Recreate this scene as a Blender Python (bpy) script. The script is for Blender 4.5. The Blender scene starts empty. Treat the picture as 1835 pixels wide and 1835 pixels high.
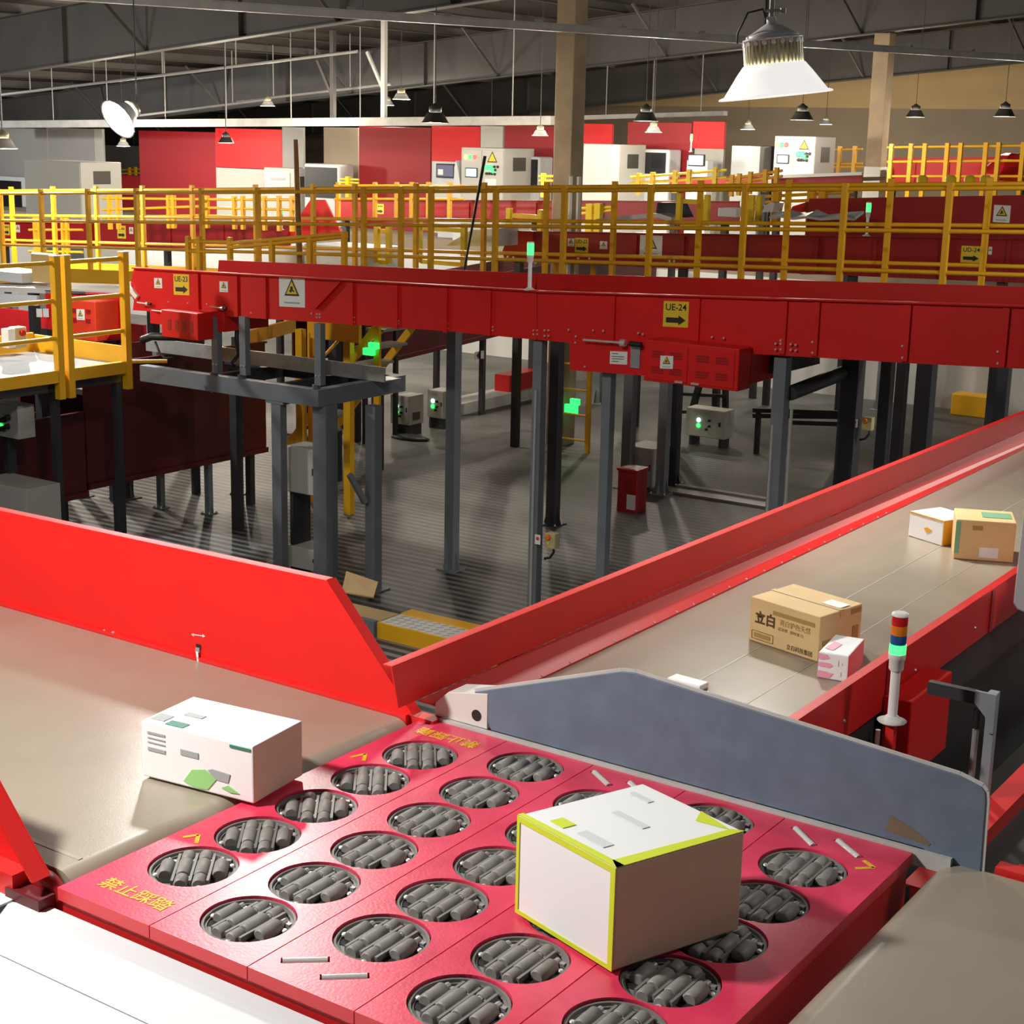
import bpy, bmesh, math, random
from mathutils import Vector as V, Matrix
random.seed(7)
SC = bpy.context.scene
COL = SC.collection
PI = math.pi
# ------------------------------------------------------------------ camera model (surveyed from the building's own right angles)
CAM = V((0, 0, 4.4)); FPX = 2845.15; CPX = 917.5
MR = (V((0.8231832161815926, 0.5673631943680896, 0.02164251079165166)),
      V((0.1485850219246278, -0.17847806493650395, -0.9726603063743162)),
      V((-0.5479889450131155, 0.8038933921938645, -0.23122182018670792)))
def ray(x, y):
    a, b = (x-CPX)/FPX, (y-CPX)/FPX
    return MR[0]*a + MR[1]*b + MR[2]
def PZ(x, y, z): d = ray(x, y); return CAM + d*((z-CAM.z)/d.z)
def PY(x, y, Y): d = ray(x, y); return CAM + d*(Y/d.y)
def PX(x, y, X): d = ray(x, y); return CAM + d*(X/d.x)
def HT(p, x, y):            # height of the point straight above p that is seen at (x, y)
    d = ray(x, y); t = math.hypot(p[0], p[1])/math.hypot(d.x, d.y)
    return CAM.z + d.z*t
# ------------------------------------------------------------------ materials
MATS = {}
def mat(name, col, rough=.5, metal=0., emit=None, es=0., noise=0., nscale=8., bump=0., bscale=60., coat=0., spec=.5, dark=None, trans=0.):
    m = bpy.data.materials.new(name); m.use_nodes = True
    nt = m.node_tree; b = nt.nodes['Principled BSDF']
    b.inputs['Base Color'].default_value = (*col, 1); b.inputs['Roughness'].default_value = rough
    b.inputs['Metallic'].default_value = metal; b.inputs['Coat Weight'].default_value = coat
    b.inputs['Specular IOR Level'].default_value = spec
    if trans: b.inputs['Transmission Weight'].default_value = trans
    if emit: b.inputs['Emission Color'].default_value = (*emit, 1); b.inputs['Emission Strength'].default_value = es
    if noise or bump:
        tc = nt.nodes.new('ShaderNodeTexCoord')
        if noise:
            n = nt.nodes.new('ShaderNodeTexNoise'); n.inputs['Scale'].default_value = nscale; n.inputs['Detail'].default_value = 6
            r = nt.nodes.new('ShaderNodeValToRGB'); r.color_ramp.elements[0].position = .35; r.color_ramp.elements[1].position = .68
            d = dark or tuple(c*(1-noise) for c in col)
            r.color_ramp.elements[0].color = (*d, 1); r.color_ramp.elements[1].color = (*col, 1)
            nt.links.new(tc.outputs['Object'], n.inputs['Vector']); nt.links.new(n.outputs['Fac'], r.inputs['Fac'])
            nt.links.new(r.outputs['Color'], b.inputs['Base Color'])
        if bump:
            n2 = nt.nodes.new('ShaderNodeTexNoise'); n2.inputs['Scale'].default_value = bscale; n2.inputs['Detail'].default_value = 4
            bp = nt.nodes.new('ShaderNodeBump'); bp.inputs['Strength'].default_value = bump; bp.inputs['Distance'].default_value = .01
            nt.links.new(tc.outputs['Object'], n2.inputs['Vector']); nt.links.new(n2.outputs['Fac'], bp.inputs['Height'])
            nt.links.new(bp.outputs['Normal'], b.inputs['Normal'])
    MATS[name] = m; return m
mat('red_paint', (.74, .014, .012), .46, noise=.10, nscale=2., spec=.32)
mat('red_rail', (.72, .02, .02), .42, noise=.12, nscale=6.)
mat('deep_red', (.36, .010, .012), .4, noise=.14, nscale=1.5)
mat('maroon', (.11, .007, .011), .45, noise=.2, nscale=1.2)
mat('orange_red', (.78, .05, .015), .45, noise=.1)
mat('curtain_red', (.72, .012, .014), .6, noise=.08, nscale=1.)
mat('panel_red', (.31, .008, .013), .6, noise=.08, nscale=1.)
mat('deck_red', (.80, .055, .125), .32, noise=.22, nscale=9., bump=.05, bscale=140, dark=(.62, .03, .08))
mat('deck_edge', (.72, .05, .06), .4)
mat('rubber', (.245, .235, .215), .55, noise=.18, nscale=30.)
mat('module_grey', (.20, .195, .185), .5, metal=.2)
mat('black_void', (.006, .006, .006), .7)
mat('belt', (.33, .285, .22), .27, spec=.8, noise=.10, nscale=3., bump=.05, bscale=300)
mat('belt_line', (.34, .32, .26), .5)
mat('belt_pale', (.62, .60, .57), .5)
mat('divider', (.135, .18, .245), .55, noise=.16, nscale=14., bump=.05, bscale=220)
mat('white_sheet', (.62, .655, .675), .45, noise=.06, nscale=5.)
mat('offwhite', (.62, .61, .57), .5, noise=.07, nscale=4.)
mat('edge_grey', (.52, .52, .50), .45, noise=.12, nscale=10)
mat('cabinet', (.52, .51, .47), .5, noise=.05, nscale=1.)
mat('cabinet_side', (.36, .35, .32), .5)
mat('grey_curtain', (.36, .345, .33), .7, noise=.12, nscale=1.)
mat('yellow', (.95, .50, .012), .42, noise=.10, nscale=4.)
mat('yellow_hi', (.90, .66, .02), .42, noise=.06, nscale=4.)
mat('steel', (.19, .21, .235), .5, noise=.14, nscale=5.)
mat('steel_dark', (.040, .041, .046), .5, noise=.14, nscale=5.)
mat('steel_pale', (.30, .33, .36), .5, noise=.12, nscale=5.)
mat('galv', (.42, .43, .42), .4, metal=.4, noise=.18, nscale=9.)
mat('chrome', (.85, .83, .78), .3, metal=.55)
mat('bolt', (.72, .70, .66), .35, metal=.6)
mat('black', (.012, .012, .013), .5)
mat('dark_glass', (.012, .012, .014), .12)
mat('cardboard', (.72, .50, .24), .75, noise=.08, nscale=8.)
mat('cardboard_dark', (.60, .41, .30), .75, noise=.08, nscale=8.)
mat('tape', (.62, .43, .18), .35)
mat('green_tape', (.19, .42, .25), .4)
mat('print_brown', (.10, .045, .014), .7)
mat('print_tan', (.38, .24, .07), .7)
mat('white_carton', (.83, .85, .86), .5)
mat('lime', (.62, .72, .03), .5)
mat('carton_yellow', (.80, .40, .015), .5)
mat('leaf_green', (.30, .62, .22), .5)
mat('teal_print', (.04, .22, .16), .5)
mat('grey_print', (.35, .38, .39), .5)
mat('pink', (.82, .36, .50), .5)
mat('pink_side', (.60, .06, .09), .5)
mat('paper', (.82, .81, .77), .6)
mat('sign_yellow', (.80, .58, .03), .5)
mat('letter_yellow', (.86, .52, .03), .5, noise=.3, nscale=60.)
mat('ink', (.02, .018, .015), .6)
mat('concrete', (.47, .36, .235), .85, noise=.22, nscale=3., bump=.1, bscale=30.)
mat('concrete_white', (.66, .64, .60), .8)
mat('wall_beige', (.60, .43, .22), .85, noise=.07, nscale=1.2)
mat('wall_lower', (.33, .265, .19), .85, noise=.10, nscale=.8)
mat('wall_dark', (.10, .095, .09), .9)
mat('white_wall', (.72, .73, .72), .8, noise=.05, nscale=2.)
mat('beam', (.085, .08, .076), .6, noise=.2, nscale=1.5)
mat('roof', (.055, .05, .046), .75)
mat('purlin', (.13, .12, .11), .6)
mat('tray', (.46, .44, .41), .5, metal=.2, noise=.2, nscale=4.)
mat('pipe_white', (.42, .41, .40), .5)
mat('lamp_white', (.86, .85, .82), .4)
mat('shade_lit', (.88, .87, .84), .4, emit=(1, .98, .94), es=.55)
mat('lamp_fin', (.74, .70, .48), .35, metal=.15, noise=.35, nscale=30.)
mat('lamp_dark', (.10, .095, .08), .4, metal=.4)
mat('lamp_on', (1, 1, 1), .5, emit=(1, .98, .94), es=14)
mat('lamp_soft', (1, 1, 1), .5, emit=(1, .95, .86), es=3.)
mat('lamp_cold', (1, 1, 1), .5, emit=(.86, .95, 1), es=40)
mat('led_green', (.05, .5, .15), .4, emit=(.035, 1, .11), es=2.2)
mat('led_white', (.8, 1, .9), .4, emit=(.55, 1, .78), es=2.5)
mat('led_amber', (.9, .5, .1), .4, emit=(1, .55, .08), es=3)
mat('led_red', (.9, .05, .05), .4, emit=(1, .05, .05), es=3)
mat('lens_red', (.62, .012, .012), .25); mat('lens_orange', (.85, .22, .01), .25); mat('lens_blue', (.01, .10, .32), .25)
mat('screen', (.2, .4, .6), .3, emit=(.55, .85, 1), es=1.5)
mat('ui_dark', (.03, .03, .05), .3, emit=(.12, .11, .16), es=1.0)
mat('fire_red', (.50, .010, .016), .4, noise=.12, nscale=4)
mat('estop_yellow', (.55, .46, .24), .5)
mat('film', (.70, .72, .74), .3)
mat('film_blue', (.10, .15, .22), .25, noise=.6, nscale=5.)
mat('bamboo', (.36, .19, .05), .6, noise=.2, nscale=6.)
mat('stain', (.16, .13, .08), .6)
mat('glow_exit', (.1, .6, .3), .4, emit=(.03, 1, .16), es=1.0)

def floor_mat():
    m = bpy.data.materials.new('ribbed_floor'); m.use_nodes = True; nt = m.node_tree; b = nt.nodes['Principled BSDF']
    tc = nt.nodes.new('ShaderNodeTexCoord'); sp = nt.nodes.new('ShaderNodeSeparateXYZ'); nt.links.new(tc.outputs['Object'], sp.inputs[0])
    mu = nt.nodes.new('ShaderNodeMath'); mu.operation = 'MULTIPLY'; mu.inputs[1].default_value = 2*PI/.135
    nt.links.new(sp.outputs['Y'], mu.inputs[0])
    si = nt.nodes.new('ShaderNodeMath'); si.operation = 'SINE'; nt.links.new(mu.outputs[0], si.inputs[0])
    r = nt.nodes.new('ShaderNodeMapRange'); r.inputs['From Min'].default_value = -.25; r.inputs['From Max'].default_value = .5
    nt.links.new(si.outputs[0], r.inputs['Value'])
    n = nt.nodes.new('ShaderNodeTexNoise'); n.inputs['Scale'].default_value = 1.1; n.inputs['Detail'].default_value = 7
    nt.links.new(tc.outputs['Object'], n.inputs['Vector'])
    # the ribbed deck stops where the plain concrete begins
    gt = nt.nodes.new('ShaderNodeMapRange'); gt.inputs['From Min'].default_value = -8.2; gt.inputs['From Max'].default_value = -4.6
    gt.inputs['To Min'].default_value = 1; gt.inputs['To Max'].default_value = .12
    nt.links.new(sp.outputs['Y'], gt.inputs['Value'])
    c1 = nt.nodes.new('ShaderNodeMix'); c1.data_type = 'RGBA'; c1.inputs[6].default_value = (.030, .029, .029, 1); c1.inputs[7].default_value = (.20, .20, .195, 1)
    nt.links.new(r.outputs[0], c1.inputs[0])
    c2 = nt.nodes.new('ShaderNodeMix'); c2.data_type = 'RGBA'; c2.inputs[6].default_value = (.075, .073, .070, 1); c2.inputs[7].default_value = (.14, .138, .132, 1)
    nt.links.new(n.outputs['Fac'], c2.inputs[0])
    c3 = nt.nodes.new('ShaderNodeMix'); c3.data_type = 'RGBA'
    nt.links.new(gt.outputs[0], c3.inputs[0]); nt.links.new(c2.outputs[2], c3.inputs[6]); nt.links.new(c1.outputs[2], c3.inputs[7])
    mm = nt.nodes.new('ShaderNodeMix'); mm.data_type = 'RGBA'; mm.blend_type = 'MULTIPLY'; mm.inputs[0].default_value = .55
    rr = nt.nodes.new('ShaderNodeMapRange'); rr.inputs['From Min'].default_value = .3; rr.inputs['From Max'].default_value = .7; rr.inputs['To Min'].default_value = .45; rr.inputs['To Max'].default_value = 1.2
    nt.links.new(n.outputs['Fac'], rr.inputs['Value'])
    nt.links.new(c3.outputs[2], mm.inputs[6]); nt.links.new(rr.outputs[0], mm.inputs[7])
    nt.links.new(mm.outputs[2], b.inputs['Base Color'])
    b.inputs['Roughness'].default_value = .5
    bp = nt.nodes.new('ShaderNodeBump'); bp.inputs['Strength'].default_value = .25; bp.inputs['Distance'].default_value = .01
    nt.links.new(r.outputs[0], bp.inputs['Height']); nt.links.new(bp.outputs['Normal'], b.inputs['Normal'])
    MATS['floor'] = m
floor_mat()
# ------------------------------------------------------------------ mesh building
Z = V((0, 0, 1))
class MB:
    def __init__(s): s.v = []; s.f = []; s.mi = []; s.slots = []; s.sm = []; s.cur = 0; s.smooth = False
    def m(s, name):
        if name not in s.slots: s.slots.append(name)
        s.cur = s.slots.index(name); return s
    def add(s, vs, fs, smooth=None):
        o = len(s.v); s.v += [V(p) for p in vs]
        for f in fs: s.f.append([i+o for i in f]); s.mi.append(s.cur); s.sm.append(s.smooth if smooth is None else smooth)
        return s
    def hexa(s, p):   # p: 8 corners, bottom ring then top ring
        return s.add(p, [(3, 2, 1, 0), (4, 5, 6, 7), (0, 1, 5, 4), (1, 2, 6, 5), (2, 3, 7, 6), (3, 0, 4, 7)], False)
    def box(s, x0, x1, y0, y1, z0, z1):
        x0, x1 = sorted((x0, x1)); y0, y1 = sorted((y0, y1)); z0, z1 = sorted((z0, z1))
        return s.hexa([(x0, y0, z0), (x1, y0, z0), (x1, y1, z0), (x0, y1, z0), (x0, y0, z1), (x1, y0, z1), (x1, y1, z1), (x0, y1, z1)])
    def obox(s, c, u, v, w):   # centre and half axes
        c, u, v, w = V(c), V(u), V(v), V(w)
        if u.cross(v).dot(w) < 0: u = -u
        return s.hexa([c-u-v-w, c+u-v-w, c+u+v-w, c-u+v-w, c-u-v+w, c+u-v+w, c+u+v+w, c-u+v+w])
    def bar(s, a, b, w, h, up=Z):
        a, b = V(a), V(b); d = (b-a); L = d.length; d.normalize()
        up = V(up)
        if abs(d.dot(up)) > .99: up = V((0, 1, 0))
        sd = d.cross(up).normalized(); u2 = sd.cross(d).normalized()
        return s.obox((a+b)/2, d*(L/2), sd*(w/2), u2*(h/2))
    def prism(s, poly, ex):
        poly = [V(p) for p in poly]; ex = V(ex); n = len(poly)
        nrm = V((0, 0, 0))
        for i in range(n): nrm += poly[i].cross(poly[(i+1) % n])
        if nrm.dot(ex) < 0: poly.reverse()
        vs = poly + [p+ex for p in poly]
        fs = [tuple(reversed(range(n))), tuple(range(n, 2*n))] + [(i, (i+1) % n, n+(i+1) % n, n+i) for i in range(n)]
        return s.add(vs, fs, False)
    def tube(s, a, b, r, n=10, r2=None, cap=True):
        a, b = V(a), V(b); d = (b-a).normalized(); r2 = r if r2 is None else r2
        u = d.orthogonal().normalized(); w = d.cross(u)
        vs = []
        for c, q in ((a, r), (b, r2)):
            for i in range(n): t = 2*PI*i/n; vs.append(c+(u*math.cos(t)+w*math.sin(t))*q)
        s.add(vs, [(i, (i+1) % n, n+(i+1) % n, n+i) for i in range(n)], True)
        if cap:
            s.add(vs[:n], [tuple(reversed(range(n)))], False); s.add(vs[n:], [tuple(range(n))], False)
        return s
    def pipe(s, pts, r, n=8):
        pts = [V(p) for p in pts]; vs = []; fs = []; u = None
        for k, p in enumerate(pts):
            d = (pts[min(k+1, len(pts)-1)]-pts[max(k-1, 0)]).normalized()
            u = d.orthogonal().normalized() if u is None else (u-d*u.dot(d)).normalized()
            w = d.cross(u)
            vs += [p+(u*math.cos(2*PI*i/n)+w*math.sin(2*PI*i/n))*r for i in range(n)]
        for k in range(len(pts)-1):
            fs += [(k*n+i, k*n+(i+1) % n, (k+1)*n+(i+1) % n, (k+1)*n+i) for i in range(n)]
        fs += [tuple(reversed(range(n))), tuple(range((len(pts)-1)*n, len(pts)*n))]
        return s.add(vs, fs, True)
    def lathe(s, prof, c, n=24, ax=Z, cap0=True, cap1=True, smooth=True):
        c = V(c); ax = V(ax).normalized(); u = ax.orthogonal().normalized(); w = ax.cross(u); vs = []
        for r, z in prof: vs += [c+ax*z+(u*math.cos(2*PI*i/n)+w*math.sin(2*PI*i/n))*r for i in range(n)]
        s.add(vs, [(k*n+i, k*n+(i+1) % n, (k+1)*n+(i+1) % n, (k+1)*n+i) for k in range(len(prof)-1) for i in range(n)], smooth)
        if cap0: s.add(vs[:n], [tuple(reversed(range(n)))], False)
        if cap1: s.add(vs[-n:], [tuple(range(n))], False)
        return s
    def dome(s, c, r, n=8, ax=Z):
        return s.lathe([(r, 0), (r*.8, r*.45), (r*.3, r*.7)], c, n, ax)
    def build(s, name, parent=None, mt=None, bevel=0., label=None, origin=None):
        me = bpy.data.meshes.new(name)
        base = V(origin) if origin is not None else (ORG(parent) if parent else V((0, 0, 0)))
        if origin is None and not parent:
            lo = [min(p[i] for p in s.v) for i in range(3)]; hi = [max(p[i] for p in s.v) for i in range(3)]
            base = V(((lo[0]+hi[0])/2, (lo[1]+hi[1])/2, lo[2]))
        me.from_pydata([tuple(p-base) for p in s.v], [], s.f)
        for nm in (s.slots if not mt else [mt]): me.materials.append(MATS[nm])
        if not mt: me.polygons.foreach_set('material_index', s.mi)
        me.polygons.foreach_set('use_smooth', s.sm)
        me.update()
        bm = bmesh.new(); bm.from_mesh(me); bmesh.ops.recalc_face_normals(bm, faces=bm.faces); bm.to_mesh(me); bm.free()
        o = bpy.data.objects.new(name, me); COL.objects.link(o)
        if parent: o.parent = parent; o.location = base-ORG(parent)
        else: o.location = base
        o['org'] = tuple(base)
        if bevel:
            b = o.modifiers.new('bevel', 'BEVEL'); b.width = bevel; b.segments = 2; b.limit_method = 'ANGLE'; b.angle_limit = .7
        if label: o['label'] = label
        return o
def split_build(mb, name, parent, mt=None, bevel=0.):
    """one part per separate piece of the collected mesh"""
    key = {}; rep = []
    for p in mb.v: rep.append(key.setdefault((round(p.x, 5), round(p.y, 5), round(p.z, 5)), len(key)))
    par = list(range(len(key)))
    def find(i):
        while par[i] != i: par[i] = par[par[i]]; i = par[i]
        return i
    for f in mb.f:
        a = find(rep[f[0]])
        for i in f[1:]: par[find(rep[i])] = a
    groups = {}
    for k, f in enumerate(mb.f): groups.setdefault(find(rep[f[0]]), []).append(k)
    out = []
    for fs in groups.values():
        q = MB(); q.slots = mb.slots; idx = {}
        for k in fs:
            for i in mb.f[k]:
                if i not in idx: idx[i] = len(q.v); q.v.append(mb.v[i])
            q.f.append([idx[i] for i in mb.f[k]]); q.mi.append(mb.mi[k]); q.sm.append(mb.sm[k])
        used = sorted(set(q.mi)); q.slots = [mb.slots[i] for i in used]; q.mi = [used.index(i) for i in q.mi]
        out.append(q.build(name, parent, mt, bevel))
    return out
def fill_loops(loops):
    """triangles of a flat outline with holes (first loop is the outline)"""
    bm = bmesh.new(); es = []
    for lp in loops:
        vs = [bm.verts.new(p) for p in lp]
        es += [bm.edges.new((vs[i], vs[(i+1) % len(vs)])) for i in range(len(vs))]
    bm.verts.index_update()
    bmesh.ops.triangle_fill(bm, use_beauty=True, use_dissolve=False, edges=es, normal=(0, 0, 1))
    tris = [tuple(v.index for v in f.verts) for f in bm.faces]; bm.free()
    return tris
def ORG(o): return V(o['org'])
def thing(name, label, cat, loc, group=None):
    o = bpy.data.objects.new(name, None); COL.objects.link(o); o.location = loc; o['org'] = tuple(loc)
    o.empty_display_size = .1
    o['label'] = label; o['category'] = cat
    if group: o['group'] = group
    return o
def tag(o, label, cat, group=None):
    o['label'] = label; o['category'] = cat
    if group: o['group'] = group
    return o
def struct(o): o['kind'] = 'structure'; return o
FONT = None
def text(s, name, parent, o, u, v, size, mt, depth=.002, align='CENTER', bold=0., fit=None):
    """lettering laid in the plane through o with reading direction u and up direction v"""
    cu = bpy.data.curves.new(name, 'FONT'); cu.body = s; cu.size = 1; cu.align_x = align; cu.align_y = 'CENTER'; cu.offset = bold; cu.resolution_u = 3
    ob = bpy.data.objects.new('tmp_text', cu); COL.objects.link(ob)
    me = bpy.data.meshes.new_from_object(ob.evaluated_get(bpy.context.evaluated_depsgraph_get()))
    bpy.data.objects.remove(ob); bpy.data.curves.remove(cu)
    u = V(u).normalized(); v = V(v).normalized(); n = u.cross(v); o = V(o)
    xs = [p.co.x for p in me.vertices] or [0]
    sx = size if not fit else fit/max(1e-6, max(xs)-min(xs))
    mb = MB().m(mt)
    bm = bmesh.new(); bm.from_mesh(me)
    bmesh.ops.dissolve_limit(bm, angle_limit=.01, verts=bm.verts, edges=bm.edges)
    r = bmesh.ops.extrude_face_region(bm, geom=list(bm.faces)); 
    for g in r['geom']:
        if isinstance(g, bmesh.types.BMVert): g.co.z += 1
    bm.verts.index_update()
    mb.add([o+u*(p.co.x*sx)+v*(p.co.y*size)+n*(p.co.z*depth) for p in bm.verts], [[q.index for q in f.verts] for f in bm.faces], False)
    bm.free(); bpy.data.meshes.remove(me)
    return mb.build(name, parent)
def tri_sign(name, parent, c, u, v, s, glyph=True):
    """a yellow warning triangle with a black border, as part of a sign"""
    u = V(u).normalized(); v = V(v).normalized(); n = u.cross(v); c = V(c)
    def T(k, z): return [c+v*(k*s*.58)+n*z, c-v*(k*s*.36)-u*(k*s*.54)+n*z, c-v*(k*s*.36)+u*(k*s*.54)+n*z]
    mb = MB().m('ink').prism(T(1, 0), n*.002); mb.m('sign_yellow').prism(T(.74, .002), n*.0015)
    if glyph:
        mb.m('ink').lathe([(s*.10, 0), (s*.10, .0015)], c+n*.0035+v*s*.06, 10, n)
        mb.lathe([(s*.085, 0), (s*.085, .0015)], c+n*.0035-v*s*.10-u*s*.07, 10, n)
        mb.obox(c+n*.0042-v*s*.08+u*s*.10, (u-v*.6)*s*.08, (v+u*.6)*s*.035, n*.0008)
    return mb.build(name, parent)
def copy_tree(o, parent=None, dloc=None):
    c = o.copy(); COL.objects.link(c)
    if parent: c.parent = parent
    for ch in list(o.children): copy_tree(ch, c)
    return c
# ================================================================== FOREGROUND: the roller sorter
DZ = 2.84
PLX = [-2.50, -2.222, -1.953, -1.687, -1.420, -1.105]
UCX = [-2.345, -2.085, -1.82, -1.553, -1.277]
Y0, Y1 = 2.0, 3.262
ordn = ['first', 'second', 'third', 'fourth', 'fifth', 'sixth']
UR = .0965
def slot_quad(c, ang, L, w):
    u = V((math.cos(ang), math.sin(ang), 0)); v = V((-u.y, u.x, 0)); c = V(c)
    return [c-u*L/2-v*w/2, c+u*L/2-v*w/2, c+u*L/2+v*w/2, c-u*L/2+v*w/2]
def ang_of(a, b): p, q = PZ(*a, DZ), PZ(*b, DZ); return math.atan2((q-p).y, (q-p).x), (p+q)/2, (q-p).length
SLOTS = {2: [((500, 1721), (594, 1719)), ((570, 1751), (665, 1748)), ((1066, 1379), (1097, 1407)), ((1130, 1398), (1160, 1424))],
         4: [((1426, 1479), (1463, 1515)), ((1502, 1501), (1545, 1536))]}
plates = []
for k in range(5):
    x0, x1 = PLX[k]+.0015, PLX[k+1]-.0015
    cnt = 5 if k % 2 == 0 else 6
    ys = [2.243+.2005*j for j in range(5)] if cnt == 5 else [2.142+.2005*j for j in range(6)]
    t = thing('sorter_deck_plate', f'red sorter deck plate with {"five" if cnt==5 else "six"} round openings, {ordn[k]} from the left-hand belt', 'deck plate', ((x0+x1)/2, (Y0+Y1)/2, DZ-.03), 'red plates of the roller sorter')
    outer = [V((x0, Y0, 0)), V((x1, Y0, 0)), V((x1, Y1, 0)), V((x0, Y1, 0))]
    N = 48; loops = [outer]
    for y in ys: loops.append([V((UCX[k]+(UR+.002)*math.cos(-2*PI*i/N), y+(UR+.002)*math.sin(-2*PI*i/N), 0)) for i in range(N)])
    slots = []
    for a, b in SLOTS.get(k, []):
        an, c, L = ang_of(a, b); L *= .94; c = c-V((0, .008 if c.y > 3 else 0, 0)); slots.append((an, c, L)); q = slot_quad((c.x, c.y, 0), an, L, .021); q.reverse(); loops.append(q)
    flat = [p for lp in loops for p in lp]
    tris = fill_loops(loops)
    mb = MB().m('deck_red')
    mb.add([(p.x, p.y, DZ) for p in flat], [tuple(q) for q in tris], False)
    o = 0
    for li, lp in enumerate(loops):
        n = len(lp); mb.m('deck_edge' if li == 0 else 'deck_red')
        mb.add([(p.x, p.y, DZ) for p in lp]+[(p.x, p.y, DZ-.028) for p in lp], [(i, (i+1) % n, n+(i+1) % n, n+i) for i in range(n)], False)
    ob = mb.build('plate', t, bevel=0)
    for an, c, L in slots:
        mb = MB().m('black_void').prism([p+V((0, 0, DZ-.018)) for p in slot_quad((c.x, c.y, 0), an, L, .021)], (0, 0, -.008))
        u = V((math.cos(an), math.sin(an), 0)); v = V((-u.y, u.x, 0)); cc = V((c.x, c.y, DZ-.004))
        mb.m('chrome').tube(cc-u*(L/2-.004), cc+u*(L/2-.004), .0088, 12)
        mb.build('slot_pin', t)
    # yellow lettering and arrows
    if k == 0:
        o = PZ(240, 1596, DZ); u = PZ(300, 1622, DZ)-PZ(190, 1580, DZ); u.z = 0; u.normalize()
        v = V((-u.y, u.x, 0))
        text('禁止踩踏', 'lettering', t, (-2.345, 2.075, DZ+.0004), (1, 0, 0), (0, 1, 0), .050, 'letter_yellow', .0006, bold=.012)
        text('禁止踩踏', 'lettering', t, (-2.36, 3.185, DZ+.0004), (-1, 0, 0), (0, -1, 0), .050, 'letter_yellow', .0006, bold=.012)
    marks = {0: [((328, 1500), (356, 1496), (352, 1511)), ((628, 1357), (655, 1351), (652, 1363))], 4: [((1533, 1556), (1567, 1555), (1548, 1542))]}.get(k, [])
    for a, b, c in marks:
        A, B, Cc = [PZ(*q, DZ+.0006) for q in (a, b, c)]
        MB().m('letter_yellow').bar(A, B, .010, .0008).bar(B, Cc, .010, .0008).build('arrow_mark', t)
    plates.append((k, ys, t))
# one roller unit
def make_unit():
    t = thing('roller_unit', '', 'roller unit', (UCX[1], 2.142, DZ-.06), 'round roller units in the sorter deck')
    c = V((UCX[1], 2.142, DZ))
    mb = MB().m('module_grey').lathe([(UR-.012, -.030), (UR-.012, -.012), (UR-.0005, -.012), (UR-.0005, -.006), (UR-.006, -.006), (UR-.008, -.016), (.001, -.016)], c, 40, smooth=False)
    mb.m('black_void')
    for sx in (-.057, -.019, .019, .057): mb.box(c.x+sx-.018, c.x+sx+.018, c.y-.05, c.y+.05, c.z-.016, c.z-.0145)
    mb.m('module_grey')
    for x in (-.038, 0, .038): mb.box(c.x+x-.003, c.x+x+.003, c.y-.066, c.y+.066, c.z-.016, c.z-.002)
    mb.build('module_ring', t)
    mb0 = None
    for sx in (-.058, -.0195, .0195, .058):
        L = .0355 if abs(sx) < .03 else .032
        y0 = c.y-L*(1.0 if sx > 0 else .92); y1 = y0+2*L-.006
        r = .0166
        MB().m('rubber').lathe([(r*.8, 0), (r, .003), (r, (y1-y0)-.003), (r*.8, y1-y0)], (c.x+sx, y0, c.z-.010), 18, (0, 1, 0)).build('roller', t)
    for sx, sy in ((-.0195, -1), (.0195, -1), (-.0195, 1), (.0195, 1)):
        y0 = c.y+(.041 if sy > 0 else -.072); r = .0156
        MB().m('rubber').lathe([(r*.8, 0), (r, .003), (r, .030), (r*.8, .033)], (c.x+sx, y0, c.z-.011), 16, (0, 1, 0)).build('roller', t)
    for sx, sy in ((-.0195, .041), (.0195, .041), (.058, .040), (-.058, .038), (-.0195, -.043), (.0195, -.043)):
        mb = MB().m('galv').tube((c.x+sx, c.y+sy-.006, c.z-.008), (c.x+sx, c.y+sy+.006, c.z-.008), .0075, 8)
        mb.box(c.x+sx+.004, c.x+sx+.019, c.y+sy-.004, c.y+sy+.006, c.z-.014, c.z-.006)
        mb.build('axle_bracket', t)
    for a in (.25, 1.82, 3.39, 4.96):
        MB().m('bolt').lathe([(.0072, 0), (.0072, .003), (.004, .0048)], (c.x+.0825*math.cos(a), c.y+.0825*math.sin(a), c.z-.0125), 8).build('mounting_bolt', t)
    return t
unit0 = make_unit(); first = True
for k, ys, t in plates:
    for j, y in enumerate(ys):
        u = unit0 if first else copy_tree(unit0)
        first = False
        u.location = (UCX[k], y, DZ-.06)
        u.rotation_euler = (0, 0, math.radians(38 if k == 0 else 0))
        n = len(ys)
        pos = 'nearest the white cover' if j == 0 else ('nearest the divider plate' if j == n-1 else f'{ordn[j]} from the white cover')
        u['label'] = f'grey roller unit {pos} in the {ordn[k]} red plate from the left'
# support frame of the sorter
t = thing('sorter_stand', 'red box frame carrying the roller sorter deck', 'frame', (-1.8, 2.62, 0))
mb = MB().m('red_rail')
for y in (Y0+.03, Y1-.03): mb.box(-2.49, -1.115, y-.025, y+.025, DZ-.20, DZ-.030)
for x in (-2.465, -1.14): mb.box(x-.025, x+.025, Y0+.056, Y1-.056, DZ-.20, DZ-.030)
mb.m('black_void').box(-2.43, -1.17, Y0+.06, Y1-.06, DZ-.20, DZ-.12)
mb.build('box_frame', t)
for x in (-2.44, -1.17):
    for y in (Y0+.06, Y1-.06): MB().m('steel').box(x-.04, x+.04, y-.04, y+.04, 0, DZ-.20).build('leg', t)
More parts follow.
